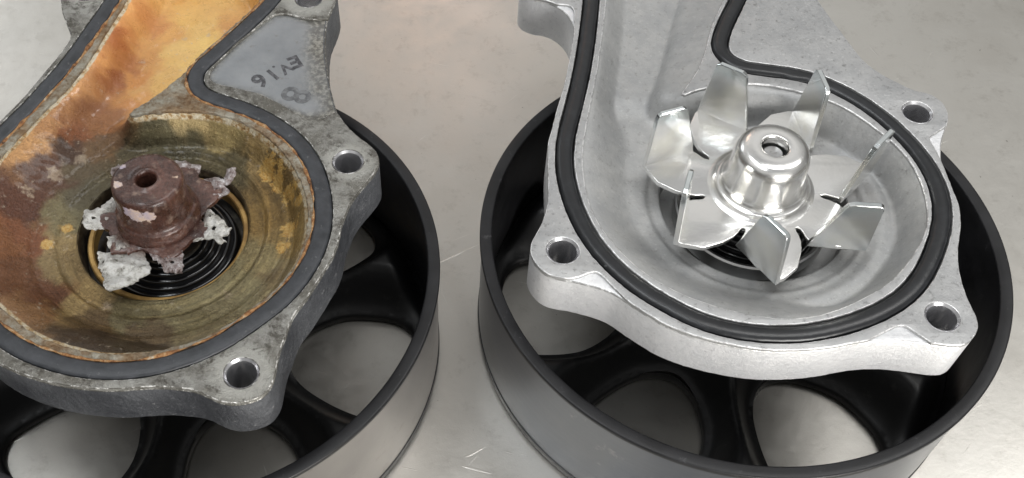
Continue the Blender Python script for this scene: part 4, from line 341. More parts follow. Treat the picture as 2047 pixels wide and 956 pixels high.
CONTOUR_OLD = {
  'outline': [(-4.68,6.51),(-4.63,6.41),(-4.59,6.31),(-4.54,6.21),(-4.49,6.11),(-4.44,6.01),(-4.38,5.92),(-4.32,5.83),(-4.26,5.74),(-4.19,5.65),(-4.13,5.56),(-4.06,5.47),(-4.00,5.38),(-3.94,5.29),(-3.91,5.18),(-3.89,5.08),(-3.89,4.97),(-3.90,4.86),(-3.92,4.75),(-3.93,4.64),(-3.95,4.53),(-3.97,4.42),(-3.99,4.31),(-4.01,4.21),(-4.03,4.10),(-4.06,3.99),(-4.08,3.88),(-4.10,3.78),(-4.12,3.67),(-4.14,3.56),(-4.16,3.45),(-4.19,3.34),(-4.21,3.23),(-4.23,3.13),(-4.25,3.02),(-4.28,2.91),(-4.31,2.81),(-4.34,2.70),(-4.37,2.60),(-4.40,2.49),(-4.43,2.39),(-4.47,2.27),(-4.50,2.18),(-4.53,2.08),(-4.57,1.96),(-4.59,1.88),(-4.63,1.74),(-4.66,1.66),(-4.70,1.53),(-4.72,1.44),(-4.75,1.33),(-4.78,1.22),(-4.80,1.12),(-4.83,1.01),(-4.87,0.91),(-4.91,0.81),(-4.94,0.70),(-4.96,0.59),(-4.97,0.48),(-4.98,0.37),(-4.99,0.26),(-4.99,0.15),(-4.99,0.04),(-5.00,-0.07),(-5.00,-0.18),(-5.01,-0.29),(-5.01,-0.40),(-5.02,-0.51),(-5.04,-0.62),(-5.05,-0.72),(-5.08,-0.83),(-5.11,-0.94),(-5.14,-1.04),(-5.17,-1.15),(-5.21,-1.25),(-5.25,-1.35),(-5.29,-1.45),(-5.34,-1.55),(-5.40,-1.65),(-5.44,-1.75),(-5.48,-1.85),(-5.50,-1.96),(-5.51,-2.07),(-5.49,-2.17),(-5.46,-2.28),(-5.42,-2.38),(-5.37,-2.47),(-5.30,-2.56),(-5.22,-2.63),(-5.13,-2.69),(-5.04,-2.74),(-4.93,-2.78),(-4.83,-2.80),(-4.72,-2.82),(-4.61,-2.85),(-4.50,-2.88),(-4.40,-2.91),(-4.29,-2.94),(-4.19,-2.97),(-4.09,-3.01),(-3.98,-3.06),(-3.89,-3.11),(-3.79,-3.16),(-3.70,-3.22),(-3.62,-3.29),(-3.53,-3.37),(-3.45,-3.44),(-3.37,-3.52),(-3.29,-3.59),(-3.21,-3.66),(-3.12,-3.73),(-3.04,-3.80),(-2.95,-3.87),(-2.86,-3.93),(-2.77,-4.00),(-2.68,-4.06),(-2.58,-4.11),(-2.48,-4.16),(-2.38,-4.21),(-2.29,-4.26),(-2.19,-4.31),(-2.09,-4.35),(-1.99,-4.40),(-1.88,-4.44),(-1.78,-4.48),(-1.68,-4.51),(-1.57,-4.54),(-1.46,-4.57),(-1.36,-4.60),(-1.25,-4.62),(-1.14,-4.64),(-1.03,-4.66),(-0.92,-4.68),(-0.81,-4.69),(-0.71,-4.71),(-0.60,-4.72),(-0.49,-4.72),(-0.38,-4.73),(-0.27,-4.73),(-0.16,-4.73),(-0.04,-4.73),(0.07,-4.72),(0.18,-4.72),(0.29,-4.71),(0.40,-4.70),(0.50,-4.69),(0.61,-4.67),(0.72,-4.65),(0.83,-4.63),(0.94,-4.60),(1.04,-4.57),(1.15,-4.55),(1.26,-4.52),(1.36,-4.50),(1.47,-4.48),(1.58,-4.46),(1.69,-4.45),(1.80,-4.44),(1.91,-4.44),(2.02,-4.43),(2.13,-4.43),(2.24,-4.43),(2.35,-4.45),(2.46,-4.47),(2.56,-4.51),(2.66,-4.54),(2.77,-4.58),(2.87,-4.60),(2.98,-4.61),(3.09,-4.61),(3.20,-4.59),(3.30,-4.56),(3.41,-4.52),(3.50,-4.47),(3.59,-4.41),(3.67,-4.34),(3.73,-4.25),(3.77,-4.15),(3.80,-4.04),(3.81,-3.94),(3.81,-3.83),(3.80,-3.72),(3.79,-3.61),(3.78,-3.50),(3.77,-3.39),(3.77,-3.28),(3.77,-3.17),(3.78,-3.06),(3.79,-2.95),(3.80,-2.84),(3.80,-2.73),(3.81,-2.62),(3.82,-2.51),(3.83,-2.40),(3.86,-2.29),(3.89,-2.19),(3.93,-2.08),(3.97,-1.98),(4.01,-1.88),(4.04,-1.77),(4.07,-1.67),(4.10,-1.56),(4.13,-1.45),(4.16,-1.35),(4.19,-1.24),(4.21,-1.14),(4.24,-1.03),(4.27,-0.92),(4.30,-0.81),(4.32,-0.71),(4.34,-0.60),(4.35,-0.49),(4.36,-0.38),(4.36,-0.27),(4.35,-0.16),(4.35,-0.05),(4.34,0.06),(4.33,0.17),(4.34,0.28),(4.35,0.39),(4.36,0.50),(4.37,0.61),(4.38,0.71),(4.39,0.82),(4.42,0.93),(4.45,1.04),(4.48,1.14),(4.52,1.24),(4.56,1.35),(4.61,1.45),(4.65,1.55),(4.69,1.65),(4.73,1.75),(4.77,1.86),(4.79,1.96),(4.81,2.07),(4.80,2.18),(4.78,2.28),(4.74,2.38),(4.68,2.48),(4.61,2.56),(4.53,2.63),(4.44,2.70),(4.35,2.76),(4.26,2.82),(4.17,2.89),(4.08,2.96),(4.00,3.03),(3.91,3.10),(3.84,3.18),(3.76,3.26),(3.69,3.34),(3.62,3.43),(3.56,3.52),(3.50,3.61),(3.45,3.71),(3.40,3.81),(3.36,3.91),(3.31,4.01),(3.27,4.11),(3.23,4.21),(3.19,4.31),(3.14,4.42),(3.10,4.52),(3.07,4.62),(3.03,4.73),(2.99,4.83),(2.96,4.93),(2.92,5.04),(2.89,5.14),(2.85,5.25),(2.82,5.35),(2.79,5.46),(2.76,5.56),(2.73,5.67),(2.70,5.78),(2.68,5.89),(2.65,5.99),(2.63,6.10),(2.61,6.21),(2.58,6.32),(2.56,6.42),(2.55,6.53),(2.53,6.64),(2.52,6.75),(2.51,6.86),(2.52,6.97),(2.52,7.08),(2.53,7.19),(2.54,7.30),(2.54,7.41),(2.55,7.52),(2.55,7.63),(2.55,7.74),(2.54,7.85),(2.53,7.96),(2.50,8.07),(2.46,8.17),(2.41,8.26),(2.35,8.35),(2.27,8.43),(2.18,8.49),(2.09,8.54),(1.98,8.57),(1.87,8.59),(1.76,8.59),(1.65,8.60),(1.54,8.59),(1.44,8.57),(1.33,8.54),(1.22,8.52),(1.11,8.51),(1.07,8.55),(1.01,8.63),(0.96,8.71),(0.88,8.80),(0.78,8.90),(0.69,8.98),(0.60,9.05),(0.51,9.11),(0.45,9.14),(0.35,9.19),(0.29,9.27),(0.23,9.35),(0.15,9.43),(0.06,9.50),(-0.03,9.56),(-0.12,9.62),(-0.22,9.67),(-0.32,9.71),(-0.43,9.75),(-0.53,9.78),(-0.64,9.80),(-0.75,9.83),(-0.85,9.84),(-0.96,9.86),(-1.07,9.87),(-1.18,9.87),(-1.29,9.88),(-1.40,9.88),(-1.51,9.87),(-1.62,9.87),(-1.73,9.87),(-1.84,9.86),(-1.95,9.85),(-2.06,9.84),(-2.17,9.83),(-2.28,9.82),(-2.39,9.81),(-2.50,9.80),(-2.61,9.78),(-2.72,9.76),(-2.83,9.74),(-2.93,9.71),(-3.04,9.67),(-3.14,9.63),(-3.23,9.57),(-3.32,9.51),(-3.40,9.44),(-3.48,9.36),(-3.56,9.28),(-3.62,9.19),(-3.69,9.10),(-3.74,9.01),(-3.79,8.91),(-3.82,8.80),(-3.84,8.70),(-3.85,8.59),(-3.86,8.48),(-3.87,8.37),(-3.89,8.26),(-3.93,8.17),(-4.00,8.08),(-4.07,7.99),(-4.15,7.92),(-4.24,7.85),(-4.33,7.79),(-4.42,7.73),(-4.52,7.68),(-4.61,7.63),(-4.70,7.57),(-4.78,7.49),(-4.85,7.41),(-4.90,7.31),(-4.92,7.21),(-4.93,7.10),(-4.92,6.99),(-4.89,6.89),(-4.84,6.79),(-4.79,6.70),(-4.73,6.60)],
  'groove_out': [(-3.53,6.78),(-3.53,6.68),(-3.54,6.58),(-3.55,6.48),(-3.56,6.38),(-3.57,6.28),(-3.58,6.18),(-3.59,6.08),(-3.61,5.98),(-3.62,5.89),(-3.63,5.79),(-3.65,5.69),(-3.66,5.59),(-3.67,5.49),(-3.68,5.39),(-3.70,5.29),(-3.71,5.19),(-3.72,5.09),(-3.73,4.99),(-3.75,4.89),(-3.76,4.79),(-3.77,4.69),(-3.79,4.59),(-3.80,4.49),(-3.82,4.40),(-3.84,4.30),(-3.86,4.20),(-3.88,4.10),(-3.90,4.00),(-3.92,3.91),(-3.95,3.81),(-3.97,3.71),(-3.99,3.61),(-4.02,3.52),(-4.04,3.42),(-4.07,3.32),(-4.09,3.22),(-4.12,3.13),(-4.14,3.03),(-4.17,2.93),(-4.20,2.84),(-4.22,2.74),(-4.25,2.65),(-4.28,2.55),(-4.31,2.45),(-4.34,2.36),(-4.37,2.26),(-4.40,2.17),(-4.43,2.07),(-4.46,1.97),(-4.49,1.88),(-4.52,1.78),(-4.55,1.69),(-4.58,1.59),(-4.60,1.49),(-4.63,1.40),(-4.66,1.30),(-4.68,1.20),(-4.70,1.11),(-4.72,1.01),(-4.74,0.91),(-4.75,0.81),(-4.76,0.71),(-4.77,0.61),(-4.78,0.51),(-4.78,0.41),(-4.78,0.31),(-4.78,0.21),(-4.78,0.11),(-4.77,0.01),(-4.77,-0.09),(-4.76,-0.19),(-4.75,-0.29),(-4.73,-0.39),(-4.72,-0.49),(-4.70,-0.59),(-4.68,-0.69),(-4.66,-0.78),(-4.64,-0.88),(-4.62,-0.98),(-4.59,-1.08),(-4.57,-1.17),(-4.54,-1.27),(-4.51,-1.36),(-4.48,-1.46),(-4.44,-1.55),(-4.41,-1.65),(-4.37,-1.74),(-4.33,-1.83),(-4.29,-1.92),(-4.24,-2.01),(-4.20,-2.10),(-4.15,-2.19),(-4.10,-2.28),(-4.04,-2.36),(-3.99,-2.44),(-3.93,-2.53),(-3.88,-2.61),(-3.81,-2.69),(-3.75,-2.77),(-3.69,-2.85),(-3.62,-2.92),(-3.56,-3.00),(-3.49,-3.07),(-3.42,-3.14),(-3.34,-3.21),(-3.27,-3.28),(-3.19,-3.34),(-3.12,-3.40),(-3.04,-3.47),(-2.96,-3.52),(-2.87,-3.58),(-2.79,-3.64),(-2.71,-3.69),(-2.62,-3.75),(-2.54,-3.80),(-2.45,-3.85),(-2.36,-3.90),(-2.28,-3.95),(-2.19,-3.99),(-2.10,-4.04),(-2.01,-4.08),(-1.92,-4.12),(-1.82,-4.16),(-1.73,-4.20),(-1.64,-4.24),(-1.54,-4.27),(-1.45,-4.30),(-1.35,-4.33),(-1.25,-4.35),(-1.16,-4.38),(-1.06,-4.40),(-0.96,-4.42),(-0.86,-4.44),(-0.76,-4.46),(-0.66,-4.47),(-0.57,-4.48),(-0.47,-4.49),(-0.37,-4.50),(-0.27,-4.51),(-0.17,-4.51),(-0.07,-4.51),(0.04,-4.51),(0.14,-4.50),(0.24,-4.50),(0.33,-4.49),(0.43,-4.48),(0.53,-4.46),(0.63,-4.45),(0.73,-4.43),(0.83,-4.41),(0.93,-4.38),(1.02,-4.36),(1.12,-4.33),(1.21,-4.30),(1.31,-4.26),(1.40,-4.22),(1.49,-4.18),(1.58,-4.14),(1.67,-4.10),(1.76,-4.05),(1.85,-4.00),(1.94,-3.95),(2.02,-3.90),(2.10,-3.84),(2.19,-3.78),(2.27,-3.72),(2.35,-3.66),(2.42,-3.60),(2.50,-3.54),(2.57,-3.47),(2.65,-3.40),(2.72,-3.33),(2.79,-3.26),(2.85,-3.18),(2.92,-3.11),(2.99,-3.03),(3.05,-2.95),(3.12,-2.88),(3.18,-2.80),(3.24,-2.72),(3.30,-2.64),(3.36,-2.56),(3.42,-2.48),(3.48,-2.40),(3.54,-2.32),(3.59,-2.23),(3.65,-2.15),(3.70,-2.06),(3.74,-1.97),(3.79,-1.88),(3.83,-1.79),(3.87,-1.70),(3.90,-1.61),(3.94,-1.51),(3.97,-1.42),(4.00,-1.32),(4.02,-1.22),(4.05,-1.13),(4.07,-1.03),(4.09,-0.93),(4.10,-0.83),(4.12,-0.73),(4.13,-0.63),(4.14,-0.53),(4.14,-0.43),(4.15,-0.33),(4.15,-0.23),(4.14,-0.13),(4.14,-0.03),(4.13,0.07),(4.12,0.17),(4.10,0.27),(4.09,0.37),(4.07,0.46),(4.05,0.56),(4.02,0.66),(4.00,0.76),(3.97,0.85),(3.94,0.95),(3.91,1.04),(3.87,1.14),(3.84,1.23),(3.80,1.32),(3.76,1.42),(3.72,1.51),(3.68,1.60),(3.63,1.69),(3.59,1.78),(3.54,1.86),(3.48,1.95),(3.43,2.03),(3.37,2.12),(3.31,2.20),(3.25,2.28),(3.19,2.35),(3.13,2.43),(3.06,2.51),(2.99,2.58),(2.92,2.65),(2.84,2.71),(2.77,2.78),(2.69,2.84),(2.61,2.90),(2.53,2.96),(2.45,3.02),(2.36,3.07),(2.28,3.12),(2.19,3.18),(2.10,3.23),(2.01,3.27),(1.92,3.32),(1.83,3.36),(1.74,3.40),(1.65,3.44),(1.56,3.48),(1.46,3.51),(1.37,3.54),(1.27,3.58),(1.18,3.61),(1.08,3.63),(0.98,3.66),(0.89,3.68),(0.79,3.71),(0.69,3.73),(0.60,3.76),(0.50,3.78),(0.40,3.81),(0.31,3.84),(0.22,3.89),(0.13,3.94),(0.06,4.01),(-0.00,4.09),(-0.05,4.17),(-0.07,4.27),(-0.08,4.37),(-0.07,4.47),(-0.04,4.57),(-0.01,4.66),(0.03,4.75),(0.07,4.84),(0.11,4.94),(0.15,5.03),(0.19,5.12),(0.24,5.21),(0.28,5.30),(0.32,5.39),(0.36,5.48),(0.40,5.57),(0.44,5.67),(0.48,5.76),(0.52,5.85),(0.57,5.94),(0.61,6.03),(0.65,6.12),(0.69,6.21),(0.73,6.31),(0.77,6.40),(0.81,6.49),(0.85,6.58),(0.89,6.68),(0.92,6.77),(0.96,6.86),(0.99,6.96),(1.03,7.05),(1.06,7.15),(1.08,7.24),(1.11,7.34),(1.13,7.44),(1.14,7.54),(1.15,7.64),(1.16,7.74),(1.16,7.84),(1.15,7.94),(1.14,8.04),(1.12,8.13),(1.10,8.23),(1.06,8.33),(1.02,8.42),(0.98,8.51),(0.92,8.59),(0.86,8.67),(0.80,8.75),(0.73,8.82),(0.65,8.88),(0.57,8.95),(0.49,9.00),(0.41,9.05),(0.32,9.10),(0.23,9.14),(0.13,9.18),(0.04,9.21),(-0.06,9.24),(-0.15,9.27),(-0.25,9.29),(-0.35,9.31),(-0.45,9.33),(-0.55,9.34),(-0.65,9.36),(-0.75,9.37),(-0.85,9.38),(-0.95,9.39),(-1.05,9.40),(-1.15,9.41),(-1.25,9.42),(-1.35,9.42),(-1.45,9.42),(-1.55,9.42),(-1.65,9.42),(-1.75,9.41),(-1.85,9.40),(-1.94,9.39),(-2.04,9.37),(-2.14,9.35),(-2.24,9.32),(-2.33,9.29),(-2.43,9.26),(-2.52,9.22),(-2.61,9.18),(-2.70,9.13),(-2.78,9.07),(-2.86,9.01),(-2.94,8.95),(-3.01,8.88),(-3.07,8.80),(-3.13,8.72),(-3.19,8.64),(-3.24,8.55),(-3.28,8.46),(-3.32,8.37),(-3.35,8.27),(-3.38,8.18),(-3.40,8.08),(-3.42,7.98),(-3.44,7.88),(-3.45,7.78),(-3.46,7.68),(-3.47,7.58),(-3.48,7.48),(-3.49,7.38),(-3.50,7.28),(-3.50,7.18),(-3.51,7.08),(-3.51,6.98),(-3.52,6.88)],
  'groove_in': [(-3.10,6.75),(-3.10,6.65),(-3.11,6.55),(-3.12,6.45),(-3.13,6.35),(-3.14,6.25),(-3.15,6.15),(-3.16,6.05),(-3.18,5.96),(-3.19,5.86),(-3.20,5.76),(-3.22,5.66),(-3.23,5.56),(-3.24,5.46),(-3.26,5.36),(-3.27,5.26),(-3.28,5.16),(-3.29,5.06),(-3.30,4.96),(-3.32,4.86),(-3.33,4.76),(-3.34,4.66),(-3.36,4.56),(-3.37,4.47),(-3.39,4.37),(-3.41,4.27),(-3.43,4.17),(-3.45,4.07),(-3.47,3.97),(-3.49,3.87),(-3.51,3.78),(-3.53,3.68),(-3.56,3.58),(-3.58,3.49),(-3.61,3.39),(-3.63,3.29),(-3.66,3.19),(-3.68,3.10),(-3.71,3.00),(-3.73,2.90),(-3.76,2.81),(-3.79,2.71),(-3.81,2.61),(-3.84,2.52),(-3.87,2.42),(-3.90,2.33),(-3.93,2.23),(-3.96,2.13),(-3.99,2.04),(-4.02,1.94),(-4.05,1.85),(-4.08,1.75),(-4.11,1.65),(-4.14,1.56),(-4.16,1.46),(-4.19,1.37),(-4.22,1.27),(-4.24,1.17),(-4.27,1.08),(-4.29,0.98),(-4.31,0.88),(-4.32,0.78),(-4.33,0.68),(-4.34,0.58),(-4.35,0.48),(-4.35,0.38),(-4.35,0.28),(-4.35,0.18),(-4.35,0.08),(-4.34,-0.02),(-4.33,-0.12),(-4.32,-0.22),(-4.31,-0.32),(-4.29,-0.42),(-4.28,-0.52),(-4.26,-0.62),(-4.24,-0.71),(-4.22,-0.81),(-4.19,-0.91),(-4.17,-1.01),(-4.14,-1.10),(-4.11,-1.20),(-4.08,-1.29),(-4.05,-1.39),(-4.01,-1.48),(-3.97,-1.57),(-3.93,-1.67),(-3.89,-1.76),(-3.85,-1.85),(-3.80,-1.93),(-3.75,-2.02),(-3.70,-2.11),(-3.64,-2.19),(-3.59,-2.27),(-3.53,-2.36),(-3.47,-2.44),(-3.41,-2.51),(-3.34,-2.59),(-3.27,-2.67),(-3.21,-2.74),(-3.14,-2.81),(-3.06,-2.88),(-2.99,-2.95),(-2.91,-3.01),(-2.84,-3.08),(-2.76,-3.14),(-2.68,-3.20),(-2.59,-3.25),(-2.51,-3.31),(-2.42,-3.36),(-2.34,-3.41),(-2.25,-3.47),(-2.17,-3.52),(-2.08,-3.57),(-1.99,-3.61),(-1.90,-3.66),(-1.81,-3.70),(-1.72,-3.74),(-1.63,-3.78),(-1.53,-3.82),(-1.44,-3.85),(-1.34,-3.88),(-1.25,-3.91),(-1.15,-3.94),(-1.05,-3.96),(-0.96,-3.98),(-0.86,-4.00),(-0.76,-4.02),(-0.66,-4.04),(-0.56,-4.05),(-0.46,-4.06),(-0.36,-4.07),(-0.26,-4.07),(-0.16,-4.08),(-0.06,-4.08),(0.04,-4.08),(0.14,-4.07),(0.24,-4.07),(0.34,-4.06),(0.44,-4.04),(0.54,-4.03),(0.64,-4.01),(0.73,-3.99),(0.83,-3.96),(0.93,-3.94),(1.02,-3.91),(1.12,-3.87),(1.21,-3.84),(1.30,-3.80),(1.39,-3.76),(1.48,-3.71),(1.57,-3.66),(1.66,-3.61),(1.75,-3.56),(1.83,-3.51),(1.91,-3.45),(1.99,-3.39),(2.07,-3.33),(2.15,-3.27),(2.23,-3.20),(2.30,-3.14),(2.37,-3.07),(2.44,-2.99),(2.51,-2.92),(2.58,-2.85),(2.64,-2.77),(2.71,-2.69),(2.77,-2.62),(2.84,-2.54),(2.90,-2.46),(2.96,-2.38),(3.02,-2.30),(3.08,-2.22),(3.14,-2.14),(3.20,-2.06),(3.25,-1.97),(3.30,-1.89),(3.35,-1.80),(3.39,-1.71),(3.44,-1.62),(3.47,-1.53),(3.51,-1.43),(3.54,-1.34),(3.57,-1.24),(3.60,-1.15),(3.62,-1.05),(3.64,-0.95),(3.66,-0.85),(3.68,-0.75),(3.69,-0.65),(3.70,-0.55),(3.71,-0.45),(3.71,-0.35),(3.72,-0.25),(3.71,-0.15),(3.71,-0.05),(3.70,0.05),(3.69,0.15),(3.67,0.25),(3.65,0.34),(3.63,0.44),(3.61,0.54),(3.58,0.64),(3.56,0.73),(3.53,0.83),(3.49,0.92),(3.46,1.02),(3.42,1.11),(3.39,1.20),(3.35,1.30),(3.30,1.39),(3.26,1.48),(3.21,1.56),(3.16,1.65),(3.11,1.74),(3.05,1.82),(3.00,1.90),(2.94,1.98),(2.88,2.06),(2.81,2.14),(2.74,2.21),(2.67,2.28),(2.60,2.35),(2.53,2.42),(2.45,2.48),(2.37,2.55),(2.29,2.60),(2.21,2.66),(2.12,2.71),(2.04,2.77),(1.95,2.82),(1.86,2.87),(1.77,2.91),(1.68,2.96),(1.59,3.00),(1.50,3.04),(1.41,3.08),(1.31,3.11),(1.22,3.14),(1.12,3.17),(1.03,3.20),(0.93,3.23),(0.83,3.25),(0.74,3.28),(0.64,3.30),(0.54,3.33),(0.44,3.35),(0.35,3.38),(0.25,3.41),(0.16,3.44),(0.07,3.48),(-0.02,3.53),(-0.11,3.58),(-0.19,3.64),(-0.26,3.71),(-0.32,3.79),(-0.38,3.87),(-0.42,3.96),(-0.46,4.06),(-0.49,4.15),(-0.50,4.25),(-0.51,4.35),(-0.51,4.45),(-0.49,4.55),(-0.47,4.65),(-0.44,4.74),(-0.40,4.84),(-0.36,4.93),(-0.32,5.02),(-0.28,5.11),(-0.24,5.20),(-0.20,5.29),(-0.16,5.38),(-0.11,5.48),(-0.07,5.57),(-0.03,5.66),(0.01,5.75),(0.05,5.84),(0.09,5.93),(0.13,6.02),(0.17,6.12),(0.21,6.21),(0.25,6.30),(0.29,6.39),(0.34,6.48),(0.38,6.57),(0.42,6.67),(0.45,6.76),(0.49,6.85),(0.53,6.94),(0.57,7.04),(0.60,7.13),(0.63,7.23),(0.66,7.32),(0.68,7.42),(0.70,7.52),(0.72,7.62),(0.73,7.72),(0.73,7.82),(0.72,7.92),(0.71,8.02),(0.68,8.11),(0.65,8.21),(0.60,8.30),(0.55,8.38),(0.48,8.46),(0.41,8.53),(0.33,8.59),(0.25,8.65),(0.16,8.69),(0.07,8.74),(-0.02,8.78),(-0.11,8.81),(-0.21,8.84),(-0.31,8.86),(-0.40,8.88),(-0.50,8.90),(-0.60,8.92),(-0.70,8.93),(-0.80,8.95),(-0.90,8.96),(-1.00,8.97),(-1.10,8.98),(-1.20,8.98),(-1.30,8.99),(-1.40,8.99),(-1.50,8.99),(-1.60,8.99),(-1.70,8.98),(-1.80,8.97),(-1.90,8.96),(-2.00,8.94),(-2.10,8.92),(-2.19,8.89),(-2.29,8.85),(-2.38,8.81),(-2.47,8.77),(-2.55,8.71),(-2.63,8.65),(-2.70,8.58),(-2.76,8.50),(-2.82,8.42),(-2.87,8.33),(-2.91,8.24),(-2.94,8.14),(-2.97,8.05),(-2.99,7.95),(-3.01,7.85),(-3.02,7.75),(-3.04,7.65),(-3.05,7.55),(-3.05,7.45),(-3.06,7.35),(-3.07,7.25),(-3.07,7.15),(-3.08,7.05),(-3.08,6.95),(-3.09,6.85)],
